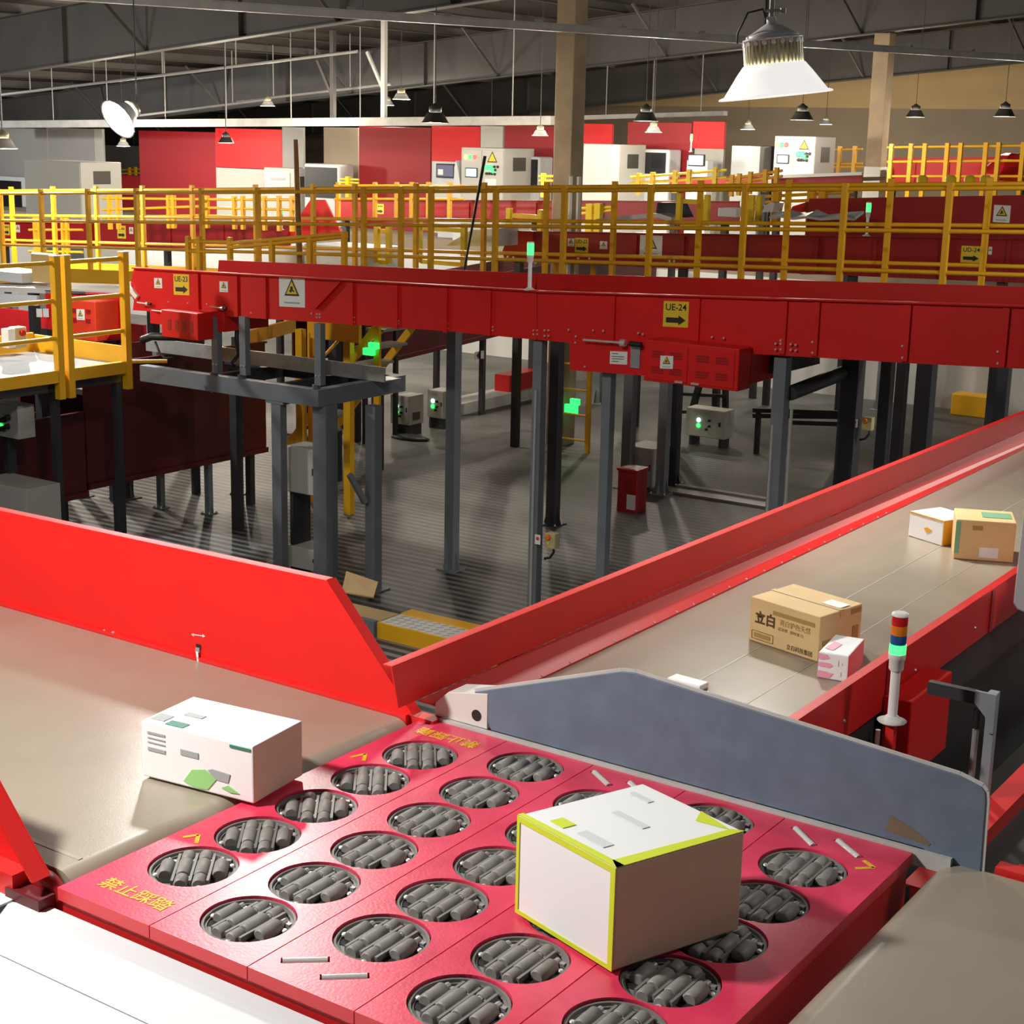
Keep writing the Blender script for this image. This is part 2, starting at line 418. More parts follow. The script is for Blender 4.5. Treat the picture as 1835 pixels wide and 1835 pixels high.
# ------------------------------------------------------------------ incoming belt on the left
XL = -9.0
t = thing('infeed_conveyor', 'wide brown-grey belt conveyor feeding the roller sorter from the left', 'conveyor', (-5.5, 2.6, 0))
bz = DZ+.002; nr = .055
def belt_slab(mb, x0, x1, y0, y1, z, r, end):      # belt with a rounded nose at x1 (end=+1) or x0
    prof = [(0, z), ]
    pts = [(x0, z)] if end > 0 else [(x1, z)]
    xe = x1-r if end > 0 else x0+r
    for i in range(13):
        a = PI/2-PI*i/12
        pts.append((xe+end*r*math.cos(a), z-r+r*math.sin(a)))
    pts.append((x0 if end > 0 else x1, z-2*r))
    n = len(pts); vs = [V((p[0], y0, p[1])) for p in pts]+[V((p[0], y1, p[1])) for p in pts]
    mb.add(vs, [(i, i+1, n+i+1, n+i) for i in range(n-1)], True)
    mb.add(vs, [tuple(reversed(range(n))), tuple(range(n, 2*n))], False)
mb = MB().m('belt'); belt_slab(mb, XL, -2.508, Y0+.055, 3.215, bz, nr, 1); mb.build('belt', t)
mb = MB().m('belt_line')
for y in (2.115,): mb.box(-2.9, -2.56, y-.006, y+.006, bz, bz+.0012)
mb.build('belt_seam', t)
# far guard with folded end flange
YG = 3.23
A = [PY(742, 1277, YG), PY(585, 1040, YG), PY(0, 925, YG)]
zt, zt0 = A[1].z, A[2].z; xk = A[1].x
gp = [(-2.515, DZ+.012), (xk, zt), (XL, zt0-.03), (XL, DZ+.012)]
mb = MB().m('red_paint').prism([(x, YG, z) for x, z in gp], (0, .004, 0))
d = V((-2.515-xk, 0, DZ+.012-zt)).normalized()
mb.prism([(xk, YG+.0045, zt), (-2.515, YG+.0045, DZ+.012), V((-2.515, YG+.0045, DZ+.012))-V((.004, 0, -.003)), V((xk-.004, YG+.0045, zt-.004))], (0, .035, 0))
mb.prism([(xk-.005, YG+.0045, zt), (XL, YG+.0045, zt0-.03), (XL, YG+.0045, zt0-.034), (xk-.005, YG+.0045, zt-.004)], (0, .030, 0))
mb.build('side_guard', t, label='tall bright red guard plate with a sloping end')
mb = MB().m('red_rail').box(XL, -2.53, YG-.012, YG+.004, DZ-.03, DZ+.012); mb.m('red_rail').box(XL, -2.45, YG+.006, YG+.05, DZ-.16, DZ+.008)
mb.build('side_rail', t)
mb = MB().m('bolt')
for q in ((187, 1131), (203, 1134)): p = PY(*q, YG-.001); mb.lathe([(.006, 0), (.005, .004)], p, 8, (0, -1, 0))
split_build(mb, 'bolt', t)
# photo eye in a small slot with a dangling tag, and a printed double arrow
p = PY(356, 1162, YG-.001)
mb = MB().m('black').box(p.x-.010, p.x+.010, p.y-.001, p.y, p.z-.001, p.z+.013); mb.m('galv').box(p.x-.008, p.x+.008, p.y-.006, p.y, p.z-.011, p.z+.003)
mb.m('paper').prism([p+V((-.004, -.008, -.008)), p+V((.006, -.008, -.008)), p+V((.012, -.012, -.05)), p+V((.007, -.012, -.045))], (0, -.001, 0))
mb.build('sensor', t)
a, b = PY(345, 1137, YG-.001), PY(366, 1140, YG-.001)
mb = MB().m('paper').bar(a, b, .002, .002)
for q, s in ((a, 1), (b, -1)): mb.prism([q-V((.004*s, 0, 0)), q+V((.006*s, 0, .005)), q+V((.006*s, 0, -.005))], (0, -.001, 0))
mb.build('arrow_mark', t)
# near guard, seen end-on at the left margin
YN = 2.015
P1 = PX(0, 0, -2.5)
gp = [(-2.535, DZ+.012), (xk, zt), (XL, zt0-.03), (XL, DZ+.012)]
mb = MB().m('red_paint').prism([(x, YN, z) for x, z in gp], (0, -.004, 0))
mb.prism([(xk, YN-.0045, zt), (-2.535, YN-.0045, DZ+.012), (-2.541, YN-.0045, DZ+.012), (xk-.005, YN-.0045, zt-.004)], (0, -.045, 0))
mb.prism([(xk-.005, YN-.0045, zt), (XL, YN-.0045, zt0-.03), (XL, YN-.0045, zt0-.034), (xk-.005, YN-.0045, zt-.004)], (0, -.045, 0))
mb.build('near_guard', t, label='near red guard plate, only its sloping end in view')
mb = MB().m('red_rail').box(XL, -2.6, YN-.05, YN+.004, DZ-.16, DZ+.010).build('side_rail', t)
MB().m('deep_red').lathe([(.052, 0), (.058, .004), (.058, .03), (.052, .034)], (-2.566, YN-.008, bz-nr), 28, (0, 1, 0)).build('bearing_cover', t)
MB().m('maroon').box(-2.62, -2.512, YN-.055, YN-.012, DZ-.14, DZ-.02).build('bearing_block', t)
for x in (-8.5, -5.6, -2.75):
    for y in (2.03, 3.25): MB().m('steel').box(x-.04, x+.04, y-.04, y+.04, 0, DZ-.16).build('leg', t)
MB().m('steel_dark').box(XL, -2.62, 2.10, 3.18, DZ-.15, DZ-.112).build('belt_bed', t)
# ------------------------------------------------------------------ white covers along the near side
zc = DZ-.045
t = thing('side_cover', 'large white sheet-metal cover along the near edge of the sorter deck', 'cover', (-1.7, 1.9, zc-.5))
mb = MB().m('white_sheet')
a, b, c_, d = PZ(66, 1596, zc), V((-2.485, 1.992, zc)), V((-.6, 1.992, zc)), V((-.6, 1.79, zc))
e = PZ(0, 1668, zc); f = V((-2.47, 1.80, zc))
mb.prism([(-2.60, 1.955, zc), (-2.545, 1.975, zc), (-2.50, 1.992, zc), (-.6, 1.992, zc), (-.6, 1.80, zc), (-2.50, 1.80, zc)], (0, 0, -.004))
mb.prism([(-2.50, 1.798, zc-.001), (-.6, 1.798, zc-.001), (-.6, 1.45, zc-.14), (-2.35, 1.45, zc-.14)], (0, -.002, -.004))
mb.build('cover_sheet', t)
MB().m('white_sheet').box(-2.3, -.62, 1.455, 1.49, zc-.62, zc-.15).build('skirt', t)
for x in (-2.2, -.8): MB().m('steel').box(x-.03, x+.03, 1.52, 1.58, 0, zc-.14).build('leg', t)
t = thing('end_cover', 'small white and grey cover piece beside the near red guard', 'cover', (-2.8, 1.85, zc-.3))
mb = MB().m('white_sheet').prism([PZ(-60, 1608, zc+.004), PZ(0, 1590, zc+.004), PZ(28, 1582, zc+.004), PZ(64, 1594, zc+.004), PZ(0, 1622, zc+.004), PZ(-60, 1650, zc+.004)], (0, 0, -.005))
mb.build('cover_sheet', t)
MB().m('edge_grey').prism([PZ(64, 1596, zc-.004), PZ(0, 1624, zc-.004), PZ(-60, 1655, zc-.004), PZ(-60, 1725, zc-.03), PZ(0, 1664, zc-.03)], (0, 0, -.006)).build('cover_edge', t)
MB().m('steel').box(-2.84, -2.78, 1.84, 1.90, 0, zc-.05).build('leg', t)
# ------------------------------------------------------------------ outgoing belt on the right
t = thing('outfeed_conveyor', 'wide grey-brown belt carrying parcels away from the sorter at lower right', 'conveyor', (1, 2.6, 0))
bz2 = DZ-.008
mb = MB().m('belt'); belt_slab(mb, -1.062, 5., 2.04, 3.285, bz2, .06, -1); mb.build('belt', t)
mb = MB().m('red_rail').box(-.93, 5., 3.296, 3.335, DZ-.17, DZ+.004).box(-.90, 5., 3.338, 3.38, DZ-.17, DZ-.012)
mb.build('side_rail', t, label='red side rail with a double edge')
MB().m('red_rail').box(-1.0, 5., 1.99, 2.035, DZ-.17, DZ+.004).build('side_rail', t)
MB().m('steel_dark').box(-.95, 5, 2.07, 3.25, DZ-.16, DZ-.130).build('belt_bed', t)
for x in (-.9, 2, 4.7):
    for y in (2.02, 3.32): MB().m('steel').box(x-.04, x+.04, y-.04, y+.04, 0, DZ-.17).build('leg', t)
# ------------------------------------------------------------------ grey divider plate on the far edge of the deck
t = thing('divider_plate', 'blue-grey upright divider plate standing along the far edge of the sorter deck', 'divider', (-1.7, 3.26, DZ-.05))
yd = 3.280
pk = PY(1125, 1203, yd); e = PY(1742, 1402, yd); e2 = PY(1767, 1430, yd); l = PY(850, 1240, yd); l2 = PY(880, 1302, yd)
poly = [(l2.x, yd, DZ+.008), (l.x, yd, l.z), (pk.x-.02, yd, pk.z-.005), (pk.x+.02, yd, pk.z), (e.x-.03, yd, e.z+.008), (e.x+.0, yd, e.z), (e2.x-.012, yd, e.z-.006), (e2.x-.003, yd, e.z-.016), (e2.x, yd, e2.z-.01), (e2.x+.004, yd, DZ-.04), (-1.0, yd, DZ-.04), (-1.09, yd, DZ+.008)]
MB().m('divider').prism(poly, (0, .010, 0)).build('plate', t, bevel=.002)
top = [V(p) for p in poly[1:10]]
mb = MB().m('edge_grey')
for a, b in zip(top[:-1], top[1:]): mb.bar(a+V((0, .0055, .001)), b+V((0, .0055, .001)), .014, .004, (0, 1, 0))
mb.build('pale_edge', t)
MB().m('edge_grey').box(-2.485, -1.02, 3.265, 3.278, DZ-.03, DZ+.0075).build('base_flange', t)
mb = MB().m('stain').prism([PY(1585, 1487, yd-.0004), PY(1598, 1461, yd-.0004), PY(1640, 1488, yd-.0004), PY(1668, 1512, yd-.0004), PY(1664, 1516, yd-.0004)], (0, -.0006, 0)); mb.build('grime_patch', t)
mb = MB().m('offwhite')
q = [PY(768, 1262, yd), PY(845, 1240, yd), PY(838, 1300, yd), PY(776, 1283, yd)]
q0 = [(-2.475, yd-.002, DZ+.008), (-2.475, yd-.002, DZ+.045), (-2.43, yd-.002, DZ+.085), (-2.30, yd-.002, l.z+.005), (-2.30, yd-.002, DZ+.008)]
mb.prism(q0, (0, .085, 0)); mb.m('black').lathe([(.016, 0), (.016, .0012)], (-2.335, yd-.002, DZ+.04), 16, (0, -1, 0))
mb.build('end_bracket', t, label='beige bent bracket with a round hole', bevel=.002)
# ------------------------------------------------------------------ branch conveyor running away to the right
XG = -2.5; YE = 10.6
t = thing('branch_conveyor', 'long branch conveyor with bright red guard running away toward the upper right', 'conveyor', (-2, 7, 0))
zb = DZ-.004
MB().m('belt').box(-2.44, -1.61, 3.36, YE, zb-.05, zb).build('belt', t)
mb = MB().m('belt_line'); mb.box(-2.052, -2.046, 3.38, YE, zb, zb+.0008); mb.box(-1.85, -1.846, 3.38, YE, zb, zb+.0008); mb.build('belt_seam', t)
zg0, zg1 = PX(712, 1190, XG).z, PX(1835, 740, XG).z-.01
mb = MB().m('red_paint').prism([(XG, 3.15, 2.90), (XG, 3.12, zg0), (XG, YE, zg1), (XG, YE, 2.895)], (-.005, 0, 0))
mb.prism([(XG-.006, 3.12, zg0), (XG-.006, YE, zg1), (XG-.03, YE, zg1), (XG-.03, 3.12, zg0)], (0, 0, -.004))
mb.build('guard_plate', t, label='upright bright red guard plate')
mb = MB().m('red_paint').prism([(XG+.001, 3.24, 2.898), (XG+.001, YE, 2.895), (-2.425, YE, zb+.006), (-2.425, 3.36, zb+.006), (-2.47, 3.30, zb+.03)], (-.001, 0, -.004))
mb.build('sloping_skirt', t, label='sloping red skirt folded down to the belt')
mb = MB().m('red_rail').box(-2.445, -2.425, 3.36, YE, zb-.05, zb+.006).build('belt_strip', t)
mb = MB().m('bolt')
for k in range(22): y = 3.62+k*.135+random.uniform(-.02, .02); mb.lathe([(.0055, 0), (.004, .004)], (-2.43, y, zb+.006), 7)
split_build(mb, 'bolt', t)
XR = PX(1430, 1290, -1.585).x
zr = PX(1430, 1290, XR).z
mb = MB().m('red_rail').box(XR-.03, XR, 3.36, YE, zr-.004, zr).box(XR-.004, XR, 3.36, YE, zr-.155, zr-.004); mb.box(XR-.03, XR-.026, 3.36, YE, zb-.05, zr-.004)
mb.build('side_rail', t, label='red side rail with a flat top flange')
mb = MB().m('deep_red')
for y in (4.3, 5.25, 6.3, 7.4): mb.box(XR, XR+.004, y, y+.03, zr-.155, zr-.004)
split_build(mb, 'rail_stiffener', t)
mb = MB().m('bolt')
for y in (4.0, 4.55, 5.1): mb.lathe([(.006, 0), (.004, .004)], (XR, y, zr-.10), 8, (1, 0, 0))
split_build(mb, 'bolt', t)
MB().m('steel_dark').box(-2.42, XR-.02, 3.6, YE, zb-.22, zb-.052).build('belt_bed', t)
MB().m('black').box(XR-.06, XR-.05, 3.9, YE, .05, zr-.16).build('shade_panel', t, label='black panel added as shade below the rail')  # black sheet added to give the shade under the conveyor
for y in (3.75, 7.0, 10.2):
    for x in (-2.47, XR-.05): MB().m('steel').box(x-.04, x+.04, y-.04, y+.04, 0, zb-.22 if x > -2 else 2.80).build('leg', t)
q = PX(1592, 1232, XR+.01)
mb = MB().m('red_paint'); ya, yb = PX(1590, 1290, XR+.02).y, PX(1662, 1260, XR+.02).y
za = PX(1640, 1215, XR+.02).z; zb_ = PX(1640, 1345, XR+.02).z
mb.box(XR+.005, XR+.09, ya, yb, zb_, za); mb.build('motor_box', t, label='red motor box below the rail', bevel=.004)
# ------------------------------------------------------------------ white scanner gantry leg at the right margin
p = PX(1822, 1010, -1.52)
t = thing('scanner_gantry', 'white rounded gantry panel standing beside the branch belt at the right margin', 'gantry', (-1.4, p.y, 0))
yy = p.y
za_, zb2 = PX(1822, 908, -1.52).z, PX(1822, 1085, -1.52).z
mb = MB().m('white_sheet').prism([(-1.52, yy, zb2+.02), (-1.505, yy, zb2), (-1.2, yy, zb2-.08), (-1.2, yy, za_+.02), (-1.49, yy, za_), (-1.515, yy, za_-.02)], (0, .14, 0)); mb.build('side_panel', t, bevel=.006)
MB().m('black').box(-1.47, -1.3, yy-.002, yy+.0, zb2+.05, za_-.08).build('dark_inset', t)
MB().m('steel_dark').box(-1.42, -1.34, yy+.03, yy+.11, 0, zb2-.03).build('leg', t)
# ------------------------------------------------------------------ signal tower beside the branch conveyor
def signal_tower(p, s, label, lit='green', colours=('lens_red', 'lens_orange', 'lens_blue'), lean=V((0, 0, 1)), group=None, polefrac=.42, post=None):
    """p: base point, s: total height"""
    t = thing('signal_tower', label, 'signal light', p, group); ax = V(lean).normalized(); p = V(p)
    r = s*.068
    MB().m('offwhite').lathe([(r*1.75, 0), (r*1.9, s*.012), (r*1.2, s*.03), (r*.8, s*.055)], p, 20, ax).build('base', t)
    MB().m('lamp_white').lathe([(r*.62, 0), (r*.62, s*polefrac)], p+ax*s*.05, 14, ax).build('pole', t)
    z = s*(.05+polefrac); 
    MB().m('lamp_white').lathe([(r*.75, 0), (r*.95, s*.02), (r*.95, s*.10), (r*1.1, s*.11), (r*1.1, s*.16)], p+ax*z, 18, ax).build('socket', t)
    z += s*.16; n = len(colours)+1; h = (s*.97-z)/n
    MB().m('led_green').lathe([(r*1.05, 0), (r*1.08, h*.5), (r*1.05, h)], p+ax*z, 18, ax).build('lamp_lens', t, label='glowing green lens'); z += h
    for cname in reversed(colours):
        MB().m(cname).lathe([(r, 0), (r*1.03, h*.5), (r, h)], p+ax*z, 18, ax).build('lamp_lens', t, label=cname.split('_')[1]+' lens'); z += h
    MB().m('lamp_white').lathe([(r*1.08, 0), (r*1.08, s*.02), (r*.8, s*.03)], p+ax*z, 18, ax).build('cap', t)
    return t
p = PX(1598, 1293, -1.46); h = HT(p, 1613, 1097)-p.z
signal_tower(p, h, 'signal tower with red, orange and blue lenses over a green one, by the branch conveyor')
t = thing('tower_post', 'short red post with a white conduit under the large signal tower', 'post', (p.x, p.y, 0))
MB().m('red_rail').box(p.x-.012, p.x+.012, p.y-.012, p.y+.012, 0, p.z).build('post', t)
MB().m('paper').tube((p.x-.03, p.y-.02, p.z-.14), (p.x-.03, p.y-.02, p.z-.025), .007).build('conduit', t)
# ------------------------------------------------------------------ grey stand and lower conveyor in the dark corner
p = PX(1755, 1400, -1.27); zt_ = HT(p, 1760, 1236)
t = thing('bracket_stand', 'pale grey steel post with an arm bracket in the dark corner behind the divider', 'post', (p.x, p.y, 0))
mb = MB().m('steel_pale').box(p.x+.004, p.x+.030, p.y-.014, p.y+.014, 0, zt_); mb.build('post', t)
mb = MB().m('steel_pale').prism([(p.x-.028, p.y-.016, zt_), (p.x+.032, p.y-.016, zt_), (p.x+.032, p.y-.016, zt_-.115), (p.x+.014, p.y-.016, zt_-.115), (p.x+.006, p.y-.016, zt_-.07), (p.x-.028, p.y-.016, zt_-.035)], (0, -.010, 0)); mb.build('gusset', t)
MB().m('galv').tube((p.x-.018, p.y-.02, zt_-.42), (p.x-.018, p.y-.02, zt_-.115), .009).build('conduit', t)
MB().m('black').tube((p.x-.018, p.y-.02, zt_-.11), (p.x-.018, p.y-.02, zt_-.055), .011).build('cable_gland', t)
MB().m('steel_dark').box(p.x-.17, p.x-.03, p.y-.012, p.y+.012, zt_-.045, zt_-.008).build('arm', t)
t = thing('lower_conveyor', 'red lower conveyor rail running away behind the right end of the divider', 'conveyor', (-.6, 6, 0))
xa = -1.22
pa = PX(1772, 1447, xa)
mb = MB().m('red_rail').box(xa, xa+.04, 3.6, 11, pa.z-.16, pa.z-.002).box(xa-.02, xa+.05, 3.6, 11, pa.z-.002, pa.z+.004); mb.build('side_rail', t)
MB().m('black').box(XR+.02, xa-.03, 3.7, 11, pa.z-.42, pa.z-.38).build('shade_sheet', t)  # black sheet added so the floor gap reads as shadow
MB().m('black').box(xa+.04, xa+2.2, 3.6, 11, pa.z-.12, pa.z-.06).build('belt', t)  # black surface made wide to fill the corner with shade
for y in (4.6, 7, 10.6): MB().m('steel_dark').box(xa+.06, xa+.11, y-.03, y+.03, 0, pa.z-.16).build('leg', t)
# ------------------------------------------------------------------ parcels
def parcel(name, label, base, e1, e2, h, body, group='parcels on the belts', top=None, face1=None, face2=None, cat='parcel', seam=True, tilt=0.):
    """base: near bottom corner; e1: edge to the left corner; e2: edge to the right corner"""
    base = V(base); e1 = V((e1[0], e1[1], 0)); e2 = V((e2[0], e2[1], 0)); up = V((0, 0, 1))
    t = thing(name, label, cat, base+(e1+e2)/2, group)
    a, b, c, d = base, base+e2, base+e2+e1, base+e1
    H = up*h
    mb = MB()
    vs = [a, b, c, d, a+H, b+H, c+H, d+H]
    mb.m(body).add(vs, [(3, 2, 1, 0)], False)
    mb.m(top or body).add(vs, [(4, 5, 6, 7)], False)
    mb.m(face1 or body).add(vs, [(3, 0, 4, 7)], False); mb.m(face2 or body).add(vs, [(0, 1, 5, 4)], False)
    mb.m(body).add(vs, [(1, 2, 6, 5), (2, 3, 7, 6)], False)
    bm_o = mb.build('body', t)
    me = bm_o.data; bm = bmesh.new(); bm.from_mesh(me); bmesh.ops.remove_doubles(bm, verts=bm.verts, dist=1e-5); bmesh.ops.recalc_face_normals(bm, faces=bm.faces); bm.to_mesh(me); bm.free()
    b_ = bm_o.modifiers.new('bevel', 'BEVEL'); b_.width = .004; b_.segments = 2
    n1 = (-e2).normalized(); n2 = (-e1).normalized()
    # local frames: face 1 reads along -e1 seen from outside, face 2 along e2
    def F1(s, z, o=.0008): return base+e1*(1-s)+up*(z*h)+n1*o
    def F2(s, z, o=.0008): return base+e2*s+up*(z*h)+n2*o
    def T(s, r, o=.0008): return base+e1*(1-s)+e2*r+up*(h+o)
    return t, F1, F2, T, e1, e2, n1, n2
def patch(t, name, mt, q, n): return MB().m(mt).prism(q, V(n)*.0012).build(name, t)
zb1 = DZ+.003
# green and white carton on the infeed belt, one corner over the deck
p = PZ(455, 1441, zb1+.006); l = PZ(256, 1390, zb1+.006); e1 = l-p; e1.z = 0
e2 = V((e1.y, -e1.x, 0)).normalized()*.20
if e2.y < 0: e2 = -e2
hh = HT(l, 250, 1291)-zb1-.006
t, F1, F2, T, _, _, n1, n2 = parcel('white_carton', 'white carton with green leaf print crossing from the left belt onto the deck', (p.x, p.y, zb1+.006), e1, e2, hh, 'white_carton', face2='cardboard_dark')
patch(t, 'leaf_print', 'leaf_green', [F1(.38, .10), F1(.46, .34), F1(.58, .40), F1(.68, .28), F1(.60, .06), F1(.48, .03)], n1)
patch(t, 'leaf_print', 'leaf_green', [F1(.72, .15), F1(.78, .22), F1(.88, .12), F1(.80, .10)], n1)
patch(t, 'print_panel', 'grey_print', [F1(.60, .40), F1(.64, .44), F1(.80, .42), F1(.78, .26), F1(.68, .27)], n1)
for k, (z0, z1) in enumerate(((.84, .80), (.74, .72), (.66, .64), (.56, .50))): patch(t, 'print_panel', 'grey_print', [F1(.06, z0), F1(.22, z0), F1(.22, z1), F1(.06, z1)], n1)
patch(t, 'print_panel', 'grey_print', [F1(.36, .66), F1(.52, .66), F1(.52, .56), F1(.36, .56)], n1)
patch(t, 'print_panel', 'teal_print', [F1(.80, .95), F1(.98, .95), F1(.98, .90), F1(.80, .90)], n1)
patch(t, 'print_panel', 'teal_print', [T(.20, .04), T(.36, .04), T(.36, .18), T(.20, .18)], Z)
patch(t, 'print_panel', 'grey_print', [T(.04, .10), T(.16, .10), T(.16, .3), T(.04, .3)], Z)
patch(t, 'print_panel', 'grey_print', [T(.2, .40), T(.36, .40), T(.36, .5), T(.2, .5)], Z)
# big white carton with lime edges in the middle of the deck
zd = DZ+.0075
p = PZ(1097, 1741, zd); l = PZ(924, 1634, zd); r = PZ(1322, 1685, zd)
e1 = l-p; e2 = r-p; e2 = V((-e1.y, e1.x, 0)).normalized()*e2.length
if e2.dot(r-p) < 0: e2 = -e2
e2 = (e2.normalized()*.55+(r-p).normalized()*.45).normalized()*(r-p).length*1.1
hh = HT(p, 1102, 1556)-zd
t, F1, F2, T, _, _, n1, n2 = parcel('lime_carton', 'large white carton with lime-green edges and brown side, riding on the roller deck', p, e1, e2, hh, 'white_carton', face2='cardboard_dark')
w = .045
for q, n in (([F1(0, 1), F1(1, 1), F1(1, 1-w*1.3), F1(0, 1-w*1.3)], n1), ([F1(0, 0), F1(1, 0), F1(1, w), F1(0, w)], n1), ([F1(1-w, w), F1(1, w), F1(1, 1-w*1.3), F1(1-w, 1-w*1.3)], n1), ([F1(0, w), F1(.03, w), F1(.03, 1-w*1.3), F1(0, 1-w*1.3)], n1),
             ([T(1, 0), T(.90, .05), T(.93, .95), T(1, 1)], Z), ([T(0, 0), T(1, 0), T(1, .06), T(0, .04)], Z), ([T(.93, .94), T(.60, .99), T(.70, .86)], Z), ([T(.2, .10), T(.34, .10), T(.34, .20), T(.2, .20)], Z)):
    patch(t, 'lime_trim', 'lime', q, n)
for q in ([T(.45, .12), T(.72, .12), T(.72, .2), T(.45, .2)], [T(.3, .5), T(.62, .5), T(.62, .56), T(.3, .56)], [T(.1, .8), T(.3, .8), T(.3, .85), T(.1, .85)]): patch(t, 'print_panel', 'film', q, Z)
# brown detergent carton
zk = DZ-.003
p = PZ(1465, 1187, zk); l = PZ(1341, 1146, zk); e1 = l-p
e2 = V((-e1.y, e1.x, 0)).normalized()
if e2.y < 0: e2 = -e2
e2 = (e2*.7+(PZ(1541, 1143, zk)-p).normalized()*.3).normalized()
best = min((abs((lambda P: (CPX+FPX*MR[0].dot(P-CAM)/MR[2].dot(P-CAM)))(p+e2*(k*.005))-1541), k*.005) for k in range(20, 100))[1]
e2 = e2*best
hh = HT(p, 1466, 1106)-zk
t, F1, F2, T, _, _, n1, n2 = parcel('detergent_carton', 'brown carton with black Chinese lettering on the branch belt', p, e1, e2, hh, 'cardboard')
u1 = -V(e1).normalized(); L1 = e1.length; u2 = V(e2).normalized()
text('立白', 'lettering', t, F1(.235, .56), u1, Z, hh*.30, 'print_brown', .0008, bold=.03)
text('亮白护色天然', 'lettering', t, F1(.66, .61), u1, Z, hh*.145, 'print_tan', .0008, fit=L1*.43)
text('洁净型  省时省力', 'lettering', t, F1(.60, .46), u1, Z, hh*.08, 'print_tan', .0008, fit=L1*.36)
text('立白科技集团', 'lettering', t, F1(.74, .12), u1, Z, hh*.13, 'print_brown', .0008, fit=L1*.36)
patch(t, 'print_band', 'print_tan', [F1(.34, .83), F1(.93, .83), F1(.93, .74), F1(.34, .74)], n1)
mb = MB().m('print_brown')
for a, b in ((.05, .08), (.05, .26)): mb.bar(F1(.05, b), F1(.36, b), .001, .0025, n1)
for s in (.05, .36): mb.bar(F1(s, .08), F1(s, .26), .001, .0025, n1)
mb.m('print_tan').prism([F1(.08, .12), F1(.32, .12), F1(.32, .22), F1(.08, .22)], n1*.0008); mb.build('print_box', t)
patch(t, 'tape', 'tape', [T(0, .46), T(1, .46), T(1, .56), T(0, .56)], Z)
patch(t, 'tape', 'tape', [F2(.46, 1), F2(.56, 1), F2(.56, .85), F2(.46, .85)], n2)
patch(t, 'shipping_label', 'paper', [T(.70, .52, .0025), T(.96, .52, .0025), T(.96, .76, .0025), T(.70, .76, .0025)], Z)
for q in ([F2(.08, .44), F2(.26, .44), F2(.26, .32), F2(.08, .32)], [F2(.72, .95), F2(.95, .95), F2(.95, .84), F2(.72, .84)], [F2(.78, .56), F2(.92, .56), F2(.92, .14), F2(.78, .14)]): patch(t, 'print_box', 'print_tan', q, n2)
# pink and white gift box
p = PZ(1518, 1223, zk); l = PZ(1464, 1214, zk); r = PZ(1538, 1180, zk)
e1 = l-p; e2 = V((-e1.y, e1.x, 0)).normalized()*(r-p).length*.8
if e2.y < 0: e2 = -e2
hh = HT(p, 1521, 1176)-zk
t, F1, F2, T, _, _, n1, n2 = parcel('pink_box', 'small pink and white box standing at the foot of the brown carton', p, e1, e2, hh, 'white_carton', face2='pink_side')
for q in ([F1(0, .95), F1(.3, .92), F1(.4, .80), F1(.15, .72), F1(0, .74)], [F1(0, .62), F1(.42, .62), F1(.5, .52), F1(.38, .44), F1(0, .46)], [F1(0, .30), F1(.3, .28), F1(.54, .24), F1(.4, .06), F1(0, .04)]): patch(t, 'pink_print', 'pink', q, n1)
patch(t, 'pink_print', 'pink', [T(.1, .2), T(.4, .15), T(.5, .5), T(.2, .6)], Z)
mb = MB().m('grey_print')
for s, a, b in ((.68, .78, .55), (.80, .70, .62), (.78, .34, .18)): mb.bar(F1(s, a), F1(s, b), .0008, .002, n1)
mb.build('print_lines', t)
# white and yellow carton, tan carton further up the belt
p = PZ(1688, 979, zk); l = PZ(1627, 960, zk); e1 = l-p; e2 = V((-e1.y, e1.x, 0)).normalized()*.17
if e2.y < 0: e2 = -e2
hh = HT(p, 1689, 933)-zk
t, F1, F2, T, _, _, n1, n2 = parcel('yellow_carton', 'white carton with a yellow end beside the tan carton on the branch belt', p, e1, e2, hh, 'white_carton', face2='carton_yellow')
patch(t, 'print_panel', 'carton_yellow', [F1(.45, .5), F1(.55, .56), F1(.68, .5), F1(.55, .34)], n1)
patch(t, 'yellow_trim', 'carton_yellow', [F1(0, 1), F1(1, 1), F1(1, .95), F1(0, .95)], n1)
patch(t, 'shipping_label', 'paper', [F2(.5, .6), F2(.9, .6), F2(.9, .25), F2(.5, .25)], n2)
p = PZ(1815, 1009, zk); l = PZ(1708, 1001, zk); e1 = l-p; e2 = V((-e1.y, e1.x, 0)).normalized()*.20
if e2.y < 0: e2 = -e2
hh = HT(l, 1712, 930)-zk
t, F1, F2, T, _, _, n1, n2 = parcel('tan_carton', 'tan carton with green tape and a white label beside the white gantry panel', p, e1, e2, hh, 'cardboard')
patch(t, 'green_tape', 'green_tape', [F1(0, .95), F1(.08, .95), F1(.08, .15), F1(0, .15)], n1)
patch(t, 'green_tape', 'green_tape', [T(.45, .3), T(.95, .3), T(.95, .75), T(.45, .75)], Z)
patch(t, 'shipping_label', 'paper', [F1(.42, .34), F1(.74, .34), F1(.74, .08), F1(.42, .08)], n1)
patch(t, 'print_panel', 'print_tan', [F1(.28, .86), F1(.45, .86), F1(.45, .76), F1(.28, .76)], n1)
# white packet peeking over the divider
p = PZ(1254, 1240, zk); l = PZ(1195, 1224, zk); e1 = l-p; e2 = V((-e1.y, e1.x, 0)).normalized()*.05
if e2.y < 0: e2 = -e2
t, *_ = parcel('white_packet', 'small white packet peeking over the top of the grey divider plate', p, e1, e2, .018, 'white_carton')
